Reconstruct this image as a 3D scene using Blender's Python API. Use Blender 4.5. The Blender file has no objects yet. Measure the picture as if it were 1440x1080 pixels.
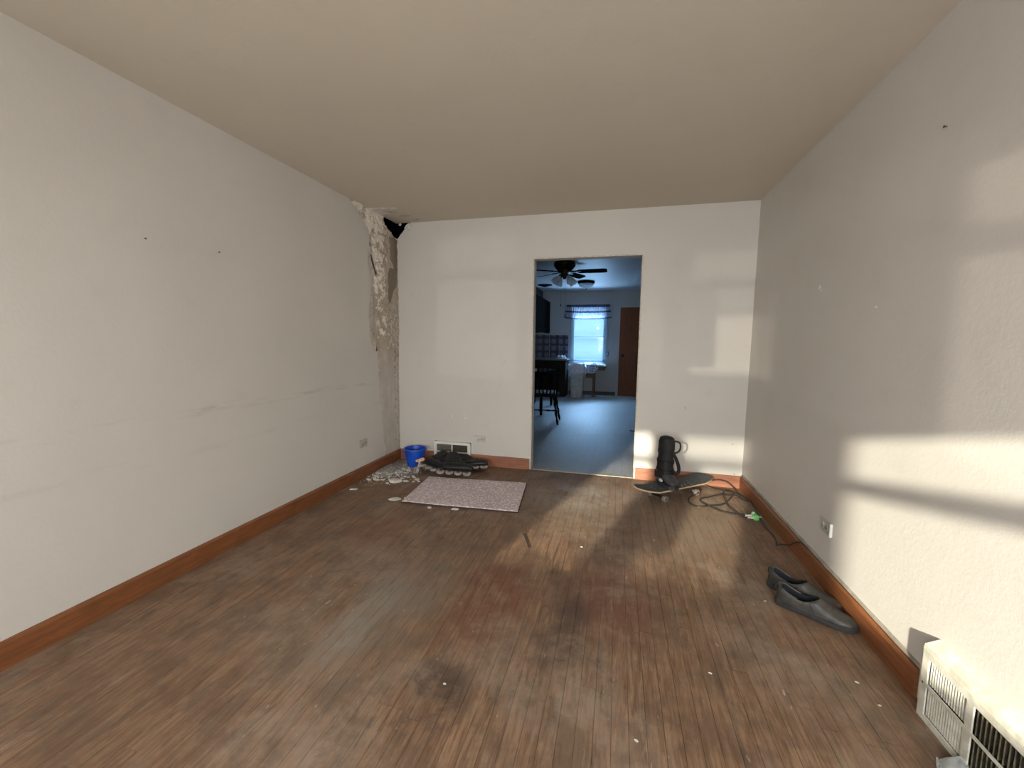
import bpy, bmesh, math, random
from mathutils import Vector, Matrix, noise
R = math.radians
random.seed(7)
S = bpy.context.scene
COL = S.collection

# ------------------------------------------------------------------ room sizes (metres)
W, D, H = 3.3245, 3.935, 2.44        # room: x 0..W, back wall at y=D, ceiling H
FY = -1.0                            # front wall (behind the camera)
DL, DR, DH = 1.4316, 2.4133, 2.0404  # doorway to the kitchen
WT = 0.13                            # wall thickness
KY, KX0, KX1 = 10.1, 0.30, 3.75      # kitchen far wall and sides

# ------------------------------------------------------------------ camera
def cam():
    c = bpy.data.cameras.new('camera'); o = bpy.data.objects.new('camera', c); COL.objects.link(o)
    yaw, pitch, roll = 0.2485, -0.103, 0.0115
    fw = Vector((-math.sin(yaw)*math.cos(pitch), math.cos(yaw)*math.cos(pitch), math.sin(pitch)))
    rt = Vector((math.cos(yaw), math.sin(yaw), 0)); up = rt.cross(fw)
    r2 = rt*math.cos(roll)+up*math.sin(roll); u2 = -rt*math.sin(roll)+up*math.cos(roll)
    m = Matrix((r2, u2, -fw)).transposed().to_4x4(); m.translation = Vector((2.231, 0, 1.265))
    o.matrix_world = m
    c.sensor_width = 36; c.lens = 583.36/1440*36; c.clip_start = .02; c.clip_end = 200
    S.camera = o
cam()

# ------------------------------------------------------------------ world, sun, daylight
wd = bpy.data.worlds.new('sky'); S.world = wd; wd.use_nodes = True
bg = wd.node_tree.nodes['Background']; bg.inputs[0].default_value = (.42, .78, 1, 1); bg.inputs[1].default_value = .36
def light(name, kind, loc, direction, energy, color, **k):
    l = bpy.data.lights.new(name, kind); o = bpy.data.objects.new(name, l); COL.objects.link(o)
    o.location = loc; o.rotation_euler = Vector(direction).to_track_quat('-Z', 'Y').to_euler()
    l.energy = energy; l.color = color
    for a, v in k.items(): setattr(l, a, v)
    return o
light('sun', 'SUN', (1, -8, 4), (.30, 1, -.238), 6.3, (1, .94, .75), angle=R(1.3))
# low sun thrown back by a parked car across the street and by a nearer windscreen
light('glint_far', 'SPOT', (-4.4, -20, -.07), (6.7, 19, 1.28), 4800, (1, .90, .74), spot_size=R(6.3), spot_blend=.1, shadow_soft_size=.16)
light('glint_near', 'SPOT', (.756, -8.2, .62), (.16, 1, .08), 190, (1, .93, .86), spot_size=R(50), spot_blend=.3, shadow_soft_size=.05)
# daylight entering through the three front window openings
for x0, x1, e in ((.55, 1.08, 21), (1.30, 1.88, 22), (2.30, 3.20, 29)):
    light('window_daylight', 'AREA', ((x0+x1)/2, FY-.16, 1.19), (0, 1, -.5), e, (.96, .97, .95), shape='RECTANGLE', size=x1-x0, size_y=.8, spread=R(165))
# lamp boosting the blue sky outside the kitchen window; low fill added for ceiling
light('kitchen_sky_boost', 'AREA', (1.55, KY+1.6, 3.1), (0, -1, -.75), 680, (.38, .64, 1), shape='RECTANGLE', size=2.6, size_y=1.8)
light('kitchen_ceiling_fill', 'AREA', (1.7, KY+1.5, -.3), (0, -1, .75), 270, (.42, .66, 1), shape='RECTANGLE', size=2.2, size_y=1.4)
S.view_settings.view_transform = 'Standard'; S.view_settings.look = 'None'
S.view_settings.gamma = 1; S.view_settings.exposure = 1.02
S.view_settings.use_curve_mapping = False
S.cycles.max_bounces = 12; S.cycles.diffuse_bounces = 8; S.cycles.transparent_max_bounces = 16
S.cycles.sample_clamp_indirect = 6

# ------------------------------------------------------------------ mesh helpers
class MB:
    def __init__(s): s.v = []; s.f = []; s.mi = []; s.m = 0
    def add(s, vs, fs):
        b = len(s.v); s.v += [tuple(v) for v in vs]
        for f in fs: s.f.append([i+b for i in f]); s.mi.append(s.m)
        return s
    def box(s, x0, y0, z0, x1, y1, z1, M=None, c=0):
        # box with chamfer c on every edge (c=0: plain)
        if x1 < x0: x0, x1 = x1, x0
        if y1 < y0: y0, y1 = y1, y0
        if z1 < z0: z0, z1 = z1, z0
        bm = bmesh.new(); bmesh.ops.create_cube(bm, size=1)
        for v in bm.verts:
            v.co = Vector(((x0+x1)/2+v.co.x*(x1-x0), (y0+y1)/2+v.co.y*(y1-y0), (z0+z1)/2+v.co.z*(z1-z0)))
        if c: bmesh.ops.bevel(bm, geom=bm.edges[:], offset=min(c, .45*min(x1-x0, y1-y0, z1-z0)), segments=1, affect='EDGES')
        bm.verts.index_update()
        vs = [(M @ v.co if M else v.co.copy()) for v in bm.verts]; fs = [[v.index for v in f.verts] for f in bm.faces]
        bm.free(); return s.add(vs, fs)
    def rings(s, rs, cap0=True, cap1=True, closed=True, loop=False):
        n = len(rs[0]); b = []; fs = []
        for r in rs: b += list(r)
        m = len(rs)
        for i in range(m if loop else m-1):
            j = (i+1) % m
            for k in range(n if closed else n-1):
                l = (k+1) % n
                fs.append([i*n+k, i*n+l, j*n+l, j*n+k])
        if cap0 and not loop: fs.append(list(range(n))[::-1])
        if cap1 and not loop: fs.append([(m-1)*n+k for k in range(n)])
        return s.add(b, fs)
    def tube(s, pts, r, n=8, smooth=True, M=None, closed=False):
        pts = [Vector(p) for p in pts]
        if smooth and len(pts) > 2: pts = catmull(pts, 6, closed)
        rr = r if callable(r) else (lambda t: r)
        rs = []; up = Vector((0, 0, 1)); m = len(pts)
        t0 = (pts[1]-pts[0]).normalized()
        a = up if abs(t0.z) < .9 else Vector((1, 0, 0)); nrm = (a - t0*a.dot(t0)).normalized()
        for i, p in enumerate(pts):
            t = (pts[(i+1) % m if closed else min(i+1, m-1)]-pts[(i-1) % m if closed else max(i-1, 0)]).normalized()
            nrm = (nrm - t*nrm.dot(t)).normalized(); bn = t.cross(nrm)
            q = rr(i/(m-1))
            ring = [p+(nrm*math.cos(2*math.pi*k/n)+bn*math.sin(2*math.pi*k/n))*q for k in range(n)]
            rs.append([M @ v for v in ring] if M else ring)
        return s.rings(rs, loop=closed)
    def lathe(s, prof, n=24, M=None, cap0=True, cap1=True):
        rs = []
        for r, z in prof:
            ring = [Vector((r*math.cos(2*math.pi*k/n), r*math.sin(2*math.pi*k/n), z)) for k in range(n)]
            rs.append([M @ v for v in ring] if M else ring)
        return s.rings(rs, cap0, cap1)
    def prism(s, poly, z0, z1, M=None):
        n = len(poly); rs = [[Vector((x, y, z)) for x, y in poly] for z in (z0, z1)]
        if M: rs = [[M @ v for v in r] for r in rs]
        return s.rings(rs)
    def grid(s, fn, nu, nv, keep=None):
        vs = [fn(i/nu, j/nv) for i in range(nu+1) for j in range(nv+1)]
        fs = [[i*(nv+1)+j, (i+1)*(nv+1)+j, (i+1)*(nv+1)+j+1, i*(nv+1)+j+1] for i in range(nu) for j in range(nv)
              if keep is None or keep((i+.5)/nu, (j+.5)/nv)]
        return s.add(vs, fs)
    def build(s, name, mats, parent=None, smooth=False, loc=None, rot=None, auto=None):
        me = bpy.data.meshes.new(name); me.from_pydata(s.v, [], s.f)
        if not isinstance(mats, (list, tuple)): mats = [mats]
        for m in mats: me.materials.append(m)
        for p, i in zip(me.polygons, s.mi): p.material_index = i
        bm = bmesh.new(); bm.from_mesh(me); bmesh.ops.recalc_face_normals(bm, faces=bm.faces); bm.to_mesh(me); bm.free()
        if smooth:
            for p in me.polygons: p.use_smooth = True
            me.set_sharp_from_angle(angle=R(auto or 40))
        me.update()
        o = bpy.data.objects.new(name, me); COL.objects.link(o)
        if parent: o.parent = parent
        if loc: o.location = loc
        if rot: o.rotation_euler = rot
        return o
def catmull(p, k, closed=False):
    out = []; n = len(p)
    for i in range(n if closed else n-1):
        a = p[(i-1) % n] if closed or i > 0 else p[0]; b = p[i]; c = p[(i+1) % n]; d = p[(i+2) % n] if closed or i+2 < n else p[-1]
        for j in range(k):
            t = j/k
            out.append(.5*((2*b)+(-a+c)*t+(2*a-5*b+4*c-d)*t*t+(-a+3*b-3*c+d)*t**3))
    if not closed: out.append(p[-1])
    return out
def X(loc=(0, 0, 0), rot=(0, 0, 0), sc=1.0):
    from mathutils import Euler
    return Matrix.Translation(loc) @ Euler(rot).to_matrix().to_4x4() @ Matrix.Scale(sc, 4)
def empty(name, loc=(0, 0, 0), rot=(0, 0, 0)):
    o = bpy.data.objects.new(name, None); COL.objects.link(o); o.location = loc; o.rotation_euler = rot
    o.empty_display_size = .1
    return o
def tag(o, label=None, cat=None, group=None, kind=None):
    if label: o['label'] = label
    if cat: o['category'] = cat
    if group: o['group'] = group
    if kind: o['kind'] = kind
    return o
def struct(o): o['kind'] = 'structure'; return o
def kids(o): return [c for c in bpy.data.objects if c.parent == o]
def dup(o, parent=None):
    c = o.copy(); COL.objects.link(c)
    if parent: c.parent = parent
    for ch in kids(o): dup(ch, c)
    return c
def bar(mb, a, b, w, h):
    a, b = Vector(a), Vector(b); d = b-a
    mb.box(-w/2, -h/2, 0, w/2, h/2, d.length, M=Matrix.Translation(a) @ d.to_track_quat('Z', 'Y').to_matrix().to_4x4(), c=min(w, h)*.12)

# ------------------------------------------------------------------ materials
def newmat(name):
    m = bpy.data.materials.new(name); m.use_nodes = True
    nt = m.node_tree; return m, nt, nt.nodes['Principled BSDF']
def N(nt, t, **k):
    n = nt.nodes.new(t)
    for a, v in k.items(): setattr(n, a, v)
    return n
def pos(nt, scale=(1, 1, 1), obj=False):
    if obj: src = N(nt, 'ShaderNodeTexCoord').outputs['Object']
    else: src = N(nt, 'ShaderNodeNewGeometry').outputs['Position']
    mp = N(nt, 'ShaderNodeMapping'); mp.inputs['Scale'].default_value = scale
    nt.links.new(src, mp.inputs['Vector']); return mp.outputs[0]
def nz(nt, vec, scale, detail=4, rough=.6, dist=0):
    n = N(nt, 'ShaderNodeTexNoise'); n.inputs['Scale'].default_value = scale; n.inputs['Detail'].default_value = detail
    n.inputs['Roughness'].default_value = rough; n.inputs['Distortion'].default_value = dist
    nt.links.new(vec, n.inputs['Vector']); return n.outputs[0]
def mr(nt, v, a, b, c=0., d=1., smooth=True):
    n = N(nt, 'ShaderNodeMapRange'); n.inputs[1].default_value = a; n.inputs[2].default_value = b
    n.inputs[3].default_value = c; n.inputs[4].default_value = d
    if smooth: n.interpolation_type = 'SMOOTHSTEP'
    nt.links.new(v, n.inputs[0]); return n.outputs[0]
def mth(nt, op, a, b=None):
    n = N(nt, 'ShaderNodeMath', operation=op)
    for i, q in enumerate((a, b)):
        if q is None: continue
        if isinstance(q, (int, float)): n.inputs[i].default_value = q
        else: nt.links.new(q, n.inputs[i])
    return n.outputs[0]
def mix(nt, fac, a, b, mode='MIX'):
    n = N(nt, 'ShaderNodeMix', data_type='RGBA', blend_type=mode)
    for k, q in ((0, fac), (6, a), (7, b)):
        if isinstance(q, (int, float)): n.inputs[k].default_value = q
        elif isinstance(q, tuple): n.inputs[k].default_value = (*q, 1)
        else: nt.links.new(q, n.inputs[k])
    return n.outputs[2]
def bump(nt, bs, h, strength, dist=.01):
    b = N(nt, 'ShaderNodeBump'); b.inputs['Strength'].default_value = strength; b.inputs['Distance'].default_value = dist
    nt.links.new(h, b.inputs['Height']); nt.links.new(b.outputs[0], bs.inputs['Normal'])
def mat(name, c, rough=.5, metal=0, var=.12, vs=30, bmp=0, c2=None, obj=True, spec=.5, scale=(1, 1, 1)):
    m, nt, bs = newmat(name)
    v = pos(nt, scale, obj); n = nz(nt, v, vs)
    c2 = c2 or tuple(x*(1-var*2.2) for x in c)
    nt.links.new(mix(nt, mr(nt, n, .35, .65), c, c2), bs.inputs['Base Color'])
    bs.inputs['Roughness'].default_value = rough; bs.inputs['Metallic'].default_value = metal
    bs.inputs['Specular IOR Level'].default_value = spec
    if bmp: bump(nt, bs, n, bmp, .004)
    return m
def sepxyz(nt):
    g = N(nt, 'ShaderNodeNewGeometry'); s = N(nt, 'ShaderNodeSeparateXYZ'); nt.links.new(g.outputs['Position'], s.inputs[0]); return s.outputs

def wall_mat(name, c, smudge=True, rough=.55, spec=.3):
    m, nt, bs = newmat(name)
    v = pos(nt)
    big = nz(nt, v, 1.3, 3); med = nz(nt, v, 7, 5); fine = nz(nt, v, 60, 3)
    col = mix(nt, mr(nt, big, .35, .7, 0, .5), c, tuple(x*.93 for x in c))
    col = mix(nt, mr(nt, med, .55, .8, 0, .35), col, tuple(x*y for x, y in zip(c, (.86, .85, .83))))
    if smudge:
        x, y, z = sepxyz(nt)
        st = nz(nt, pos(nt, (1, 1.2, 10)), 3, 4)
        zz = mth(nt, 'ADD', z, mr(nt, nz(nt, v, 2.0), .2, .8, -.02, .02))
        for zc, w, k in ((.86, .030, .50), (.655, .04, .16)):
            d = mth(nt, 'ABSOLUTE', mth(nt, 'SUBTRACT', zz, zc))
            f = mr(nt, d, 0, w, k, 0)
            f = mth(nt, 'MULTIPLY', f, mr(nt, st, .46, .66))
            f = mth(nt, 'MULTIPLY', f, mr(nt, x, .05, .2, 1, 0))
            col = mix(nt, f, col, tuple(q*.62 for q in c))
    nt.links.new(col, bs.inputs['Base Color'])
    bs.inputs['Roughness'].default_value = rough; bs.inputs['Specular IOR Level'].default_value = spec
    h = mth(nt, 'ADD', mth(nt, 'MULTIPLY', big, 1.2), mth(nt, 'MULTIPLY', fine, .22))
    bump(nt, bs, h, .25, .012)
    return m
M_WALL = wall_mat('painted_plaster', (.605, .58, .547))
M_CEIL = wall_mat('ceiling_plaster', (.57, .51, .43), smudge=False)
M_KWALL = wall_mat('kitchen_plaster', (.50, .50, .50), smudge=False)
M_KCEIL = wall_mat('kitchen_ceiling_paint', (.55, .57, .6), smudge=False, rough=.42, spec=.5)

def floor_mat():
    m, nt, bs = newmat('worn_oak')
    g = N(nt, 'ShaderNodeNewGeometry').outputs['Position']
    rnd = N(nt, 'ShaderNodeObjectInfo').outputs['Random']
    sh = N(nt, 'ShaderNodeCombineXYZ'); nt.links.new(mth(nt, 'MULTIPLY', rnd, 37.), sh.inputs[1]); nt.links.new(mth(nt, 'MULTIPLY', rnd, 5.), sh.inputs[2])
    va = N(nt, 'ShaderNodeVectorMath', operation='ADD'); nt.links.new(g, va.inputs[0]); nt.links.new(sh.outputs[0], va.inputs[1])
    mp = N(nt, 'ShaderNodeMapping'); mp.inputs['Scale'].default_value = (1, .07, 1); nt.links.new(va.outputs[0], mp.inputs['Vector'])
    grain = nz(nt, mp.outputs[0], 95, 6, .65, .6)
    mp2 = N(nt, 'ShaderNodeMapping'); mp2.inputs['Scale'].default_value = (1, .22, 1); nt.links.new(g, mp2.inputs['Vector'])
    streak = nz(nt, mp2.outputs[0], 16, 6, .7, .3)
    big = nz(nt, g, 1.6, 4, .6, .3); med = nz(nt, g, 5.5, 6, .7, .2); spk = nz(nt, g, 42, 5, .75)
    col = mix(nt, mr(nt, grain, .36, .64), (.150, .082, .046), (.295, .186, .118))
    col = mix(nt, mth(nt, 'MULTIPLY', rnd, .5), col, (.170, .092, .050))
    # finish worn through: grey bare wood
    col = mix(nt, mr(nt, mth(nt, 'ADD', big, mth(nt, 'MULTIPLY', streak, .55)), .68, .98, 0, .78), col, (.285, .220, .168))
    col = mix(nt, mr(nt, mth(nt, 'ADD', med, mth(nt, 'MULTIPLY', streak, .4)), .58, .86, 0, .62), col, (.100, .064, .043))
    def spot(cx, cy, rx, ry, c, k, lo=.38, hi=.62):
        nonlocal col
        mq = N(nt, 'ShaderNodeMapping'); mq.vector_type = 'POINT'
        mq.inputs['Location'].default_value = (-cx/rx, -cy/ry, 0); mq.inputs['Scale'].default_value = (1/rx, 1/ry, 0)
        nt.links.new(g, mq.inputs['Vector'])
        ln = N(nt, 'ShaderNodeVectorMath', operation='LENGTH'); nt.links.new(mq.outputs[0], ln.inputs[0])
        f = mr(nt, ln.outputs['Value'], .25, 1.0, 1, 0)
        f = mth(nt, 'MULTIPLY', f, mr(nt, med, lo, hi, .25, k))
        col = mix(nt, f, col, c)
    spot(1.68, 1.86, .28, .5, (.175, .068, .042), .85)
    spot(2.25, 2.0, .32, .42, (.165, .068, .045), .85)
    spot(.75, 2.35, .30, .5, (.19, .100, .060), .7)
    spot(1.62, 1.25, .18, .22, (.055, .040, .032), 1.0)
    spot(2.05, 1.75, .16, .4, (.070, .048, .038), .8)
    spot(1.15, 1.55, .16, .5, (.27, .235, .20), 1.0)
    spot(1.95, 3.35, .6, .5, (.34, .29, .24), .9)  # worn pale boards, colour lightened further to strengthen the sun streak
    spot(2.75, 3.0, .5, .65, (.27, .21, .155), .7)
    spot(1.25, 1.75, .3, .7, (.20, .165, .13), .6)
    # fine dark scuffing along the boards and open seams
    mp4 = N(nt, 'ShaderNodeMapping'); mp4.inputs['Scale'].default_value = (1, .13, 1); nt.links.new(g, mp4.inputs['Vector'])
    ds = nz(nt, mp4.outputs[0], 38, 7, .75, .5)
    col = mix(nt, mr(nt, ds, .52, .68, 0, .5), col, (.050, .033, .023)); col = mix(nt, mr(nt, ds, .33, .45, .40, 0), col, (.29, .23, .17))
    # pale scratches and paint specks
    mp3 = N(nt, 'ShaderNodeMapping'); mp3.inputs['Scale'].default_value = (1, .3, 1); nt.links.new(g, mp3.inputs['Vector'])
    sc = nz(nt, mp3.outputs[0], 55, 2, .5)
    col = mix(nt, mth(nt, 'MULTIPLY', mr(nt, sc, .70, .76), mr(nt, big, .40, .55, .15, .75)), col, (.42, .37, .31))
    col = mix(nt, mr(nt, spk, .30, .38, .45, 0), col, (.05, .036, .028))
    nt.links.new(col, bs.inputs['Base Color'])
    nt.links.new(mr(nt, mth(nt, 'ADD', big, grain), .7, 1.3, .48, .72), bs.inputs['Roughness'])
    bs.inputs['Specular IOR Level'].default_value = .35
    bump(nt, bs, mth(nt, 'ADD', mth(nt, 'MULTIPLY', grain, .5), streak), .22, .004)
    return m
M_FLOOR = floor_mat()
def wood(name, c, c2, ax='y', rough=.4):
    m, nt, bs = newmat(name)
    sc = {'x': (.08, 1, 1), 'y': (1, .08, 1), 'z': (1, 1, .08)}[ax]
    g = nz(nt, pos(nt, sc), 60, 5, .65, .8); b = nz(nt, pos(nt), 4, 3)
    col = mix(nt, mr(nt, g, .3, .7), c, c2); col = mix(nt, mr(nt, b, .5, .8, 0, .5), col, tuple(x*.6 for x in c2))
    nt.links.new(col, bs.inputs['Base Color']); bs.inputs['Roughness'].default_value = rough
    bump(nt, bs, g, .12, .003); return m
M_BASEY = wood('baseboard_wood', (.25, .095, .036), (.16, .055, .020), 'y', .45)
M_BASEX = wood('baseboard_wood_back', (.36, .15, .085), (.25, .095, .052), 'x', .5)
M_CHIP = mat('plaster_chip', (.72, .70, .66), .9, vs=40, bmp=.3)
M_WHITE = mat('white_enamel', (.78, .78, .74), .35, vs=20, var=.04)
M_REG = mat('cream_enamel', (.66, .65, .58), .4, vs=25, var=.08, c2=(.52, .50, .42))
M_DARKV = mat('duct_dark', (.035, .030, .024), .8)
M_BLUE = mat('blue_plastic', (.006, .075, .52), .38, vs=12, var=.06)
M_BLK = mat('black_nylon', (.012, .012, .014), .75, vs=80, bmp=.4)
M_BLKP = mat('black_plastic', (.014, .015, .017), .45, vs=30, spec=.3)
M_SHINYBLK = mat('grey_buckle', (.45, .46, .50), .3, vs=30)
M_WHEEL = mat('skate_wheel', (.20, .17, .15), .45, vs=20, c2=(.34, .30, .27))
M_WHEELG = mat('grey_wheel', (.42, .43, .44), .5)
M_HUB = mat('wheel_hub', (.10, .07, .055), .5)
M_GRIP = mat('grip_tape', (.060, .068, .074), .95, vs=120, bmp=.6, c2=(.10, .105, .11))
M_MAPLE = mat('maple_edge', (.62, .47, .28), .5, vs=20)
M_METAL = mat('dull_steel', (.45, .45, .44), .38, 1, vs=30)
M_SHOE = mat('grey_leather', (.030, .0285, .026), .5, vs=28, bmp=.5, c2=(.055, .052, .046))
M_SOLE = mat('shoe_sole', (.018, .019, .021), .7, vs=30, c2=(.036, .036, .038))
M_LINING = mat('navy_lining', (.004, .006, .012), .8)
M_CABLE = mat('black_cable', (.020, .019, .018), .5)
M_GREEN = mat('green_plastic', (.22, .80, .22), .4)
M_TAN = mat('tan_plastic', (.72, .46, .26), .5)
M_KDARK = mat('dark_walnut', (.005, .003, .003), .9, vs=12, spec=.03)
M_KDOOR = wood('kitchen_door_wood', (.26, .062, .012), (.17, .038, .008), 'z', .55)
M_TABLEW = mat('oak_leg', (.11, .055, .025), .5)
M_BRASS = mat('antique_brass', (.035, .022, .010), .3, .7)
M_BIN = mat('white_bin', (.55, .55, .53), .5, vs=8)
M_BAG = mat('white_film', (.78, .82, .92), .35, vs=25)
M_CLOTH = mat('printed_cloth', (.75, .78, .85), .8, vs=38, c2=(.10, .12, .17))
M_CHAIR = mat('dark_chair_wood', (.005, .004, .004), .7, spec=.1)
M_KFLOOR = None
def kfloor():
    m, nt, bs = newmat('sheet_vinyl')
    v = pos(nt); a = nz(nt, v, 45, 4, .7); b = nz(nt, v, 2.2, 3)
    w = N(nt, 'ShaderNodeTexBrick'); nt.links.new(v, w.inputs[0]); w.inputs['Scale'].default_value = 6.5
    w.offset = 0; w.inputs['Mortar Size'].default_value = .012
    w.inputs['Color1'].default_value = (.33, .34, .35, 1); w.inputs['Color2'].default_value = (.36, .37, .38, 1); w.inputs['Mortar'].default_value = (.24, .25, .26, 1)
    c = mix(nt, mr(nt, a, .4, .65, 0, .6), w.outputs[0], (.20, .21, .22)); c = mix(nt, mr(nt, b, .4, .7, 0, .4), c, (.24, .24, .22))
    nt.links.new(c, bs.inputs['Base Color']); nt.links.new(mr(nt, a, .3, .7, .26, .42), bs.inputs['Roughness'])
    bump(nt, bs, a, .8, .008); return m
M_KFLOOR = kfloor()
def rugmat():
    m, nt, bs = newmat('pink_speckled_pile')
    v = pos(nt); vo = N(nt, 'ShaderNodeTexVoronoi'); vo.inputs['Scale'].default_value = 48; nt.links.new(v, vo.inputs['Vector'])
    a = nz(nt, v, 130, 3); b = nz(nt, v, 3, 3)
    c = mix(nt, mr(nt, vo.outputs[0], .25, .55), (.86, .77, .79), (.56, .47, .50))
    c = mix(nt, mr(nt, a, .55, .7, 0, .7), c, (.40, .30, .32)); c = mix(nt, mr(nt, b, .45, .75, 0, .45), c, (.66, .54, .55))
    nt.links.new(c, bs.inputs['Base Color']); bs.inputs['Roughness'].default_value = .95
    bump(nt, bs, a, .8, .004); return m
M_RUG = rugmat()
M_RUGB = mat('rug_backing_shadow', (.05, .035, .03), .95)  # dark colour doubles as the shadow round the rug edge
def tilemat():
    m, nt, bs = newmat('blue_patterned_tile')
    g = N(nt, 'ShaderNodeNewGeometry'); s = N(nt, 'ShaderNodeSeparateXYZ'); nt.links.new(g.outputs['Position'], s.inputs[0])
    k = 2*math.pi/.34
    a = mth(nt, 'SINE', mth(nt, 'MULTIPLY', mth(nt, 'ADD', s.outputs[0], s.outputs[1]), k)); b = mth(nt, 'SINE', mth(nt, 'MULTIPLY', s.outputs[2], k))
    f = mth(nt, 'ABSOLUTE', mth(nt, 'MULTIPLY', a, b)); n = nz(nt, pos(nt), 30, 3)
    c = mix(nt, mr(nt, mth(nt, 'ADD', f, mth(nt, 'MULTIPLY', n, .5)), .45, .95), (.016, .022, .055), (.15, .17, .23))
    nt.links.new(c, bs.inputs['Base Color']); bs.inputs['Roughness'].default_value = .35; return m
M_TILE = tilemat()
def glass(name, tint, k_gloss):
    m, nt, bs = newmat(name); out = nt.nodes['Material Output']
    t = N(nt, 'ShaderNodeBsdfTransparent'); t.inputs[0].default_value = (*tint, 1); g = N(nt, 'ShaderNodeBsdfGlossy'); g.inputs['Roughness'].default_value = .05
    mx = N(nt, 'ShaderNodeMixShader'); mx.inputs[0].default_value = k_gloss
    nt.links.new(t.outputs[0], mx.inputs[1]); nt.links.new(g.outputs[0], mx.inputs[2]); nt.links.new(mx.outputs[0], out.inputs[0]); return m
M_PANE = glass('window_glass', (.94, .98, .99), .05)
def filmmat(name, tr, col, tl):
    m, nt, bs = newmat(name); out = nt.nodes['Material Output']
    t = N(nt, 'ShaderNodeBsdfTransparent'); t.inputs[0].default_value = (*col, 1)
    g = N(nt, 'ShaderNodeBsdfTranslucent'); g.inputs[0].default_value = (*tl, 1)
    d = N(nt, 'ShaderNodeBsdfDiffuse'); d.inputs[0].default_value = (*tl, 1)
    a = N(nt, 'ShaderNodeMixShader'); a.inputs[0].default_value = .4; nt.links.new(g.outputs[0], a.inputs[1]); nt.links.new(d.outputs[0], a.inputs[2])
    b = N(nt, 'ShaderNodeMixShader'); b.inputs[0].default_value = 1-tr; nt.links.new(t.outputs[0], b.inputs[1]); nt.links.new(a.outputs[0], b.inputs[2])
    nt.links.new(b.outputs[0], out.inputs[0]); return m
M_FILM = filmmat('plastic_film', .86, (.95, .97, .98), (.45, .5, .55))
M_VAL = filmmat('valance_cloth', .05, (.8, .85, .95), (.55, .58, .66))
M_VALD = filmmat('valance_band', .04, (.5, .5, .6), (.10, .12, .20))
M_SHADEG = filmmat('frosted_glass', .30, (.9, .95, 1), (.85, .9, .95))
M_BLIND = mat('roller_blind', (.55, .50, .42), .8)

# ------------------------------------------------------------------ room shell
def polywall(mb, poly, holes_none, axis, p0, p1):
    """extrude polygon (u,v) between p0 and p1 along axis 'x' or 'y'"""
    f = (lambda u, v, p: (p, u, v)) if axis == 'x' else (lambda u, v, p: (u, p, v))
    mb.rings([[f(u, v, p0) for u, v in poly], [f(u, v, p1) for u, v in poly]])
# back wall with the doorway and the broken top-left corner
hole_back = [(-.02, 2.30), (.006, 2.285), (.022, 2.30), (.040, 2.325), (.062, 2.345), (.085, 2.375), (.11, 2.385), (.14, 2.408), (.16, 2.425)]
back = MB()
polywall(back, [(-WT, -.02), (DL, -.02), (DL, DH), (DL, H+.1), (.165, H+.1)] + hole_back[::-1] + [(-WT, 2.30)], None, 'y', D, D+WT)
back.box(DL, D, DH, DR, D+WT, H+.1)
back.box(DR, D, -.02, KX1+WT, D+WT, H+.1)
struct(back.build('wall_back', M_WALL))
left = MB()
polywall(left, [(FY-WT, -.02), (D, -.02), (D, 2.285), (3.86, 2.30), (3.80, 2.325), (3.74, 2.345), (3.70, 2.375), (3.685, 2.41), (3.665, H+.1), (FY-WT, H+.1)], None, 'x', -WT, 0)
wall_left = struct(left.build('wall_left', M_WALL))
struct(MB().box(W, FY-WT, -.02, W+WT, D, H).build('wall_right', M_WALL))
struct(MB().box(0, FY-WT, H, W+WT, D, H+.1).build('ceiling', M_CEIL))
# front wall behind the camera: three window openings with blinds pulled down to 1.6 m
SILL, TOP = .78, 2.05
fr = MB(); xs = [(0, .55), (1.08, 1.30), (1.88, 2.30), (3.20, W)]  # pier between the last two openings added to cast a standing figure's shadow
for a, b in xs: fr.box(a-(WT if a == 0 else 0), FY-WT, -.02, b+(WT if b == W else 0), FY, H)
for a, b in ((.55, 1.08), (1.30, 1.88), (2.30, 3.20)):
    fr.box(a, FY-WT, -.02, b, FY, SILL); fr.box(a, FY-WT, TOP, b, FY, H)
struct(fr.build('wall_front', M_WALL))
for i, (a, b) in enumerate(((.55, 1.08), (1.30, 1.88), (2.30, 3.20))):
    o = empty('window_%d' % (i+1), ((a+b)/2, FY-.06, SILL)); struct(o)
    m = MB(); w = (b-a)/2
    m.box(-w, -.03, .57, w, .03, .64)
    for s in (-1, 1): m.box(s*w, -.03, 0, s*(w-.02), .03, TOP-SILL)
    m.box(-w, -.03, TOP-SILL-.03, w, .03, TOP-SILL)
    m.build('sash', M_WHITE, o)
    MB().box(-w+.002, .035, 1.60-SILL, w-.002, .04, TOP-SILL).build('roller_blind', M_BLIND, o)
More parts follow.
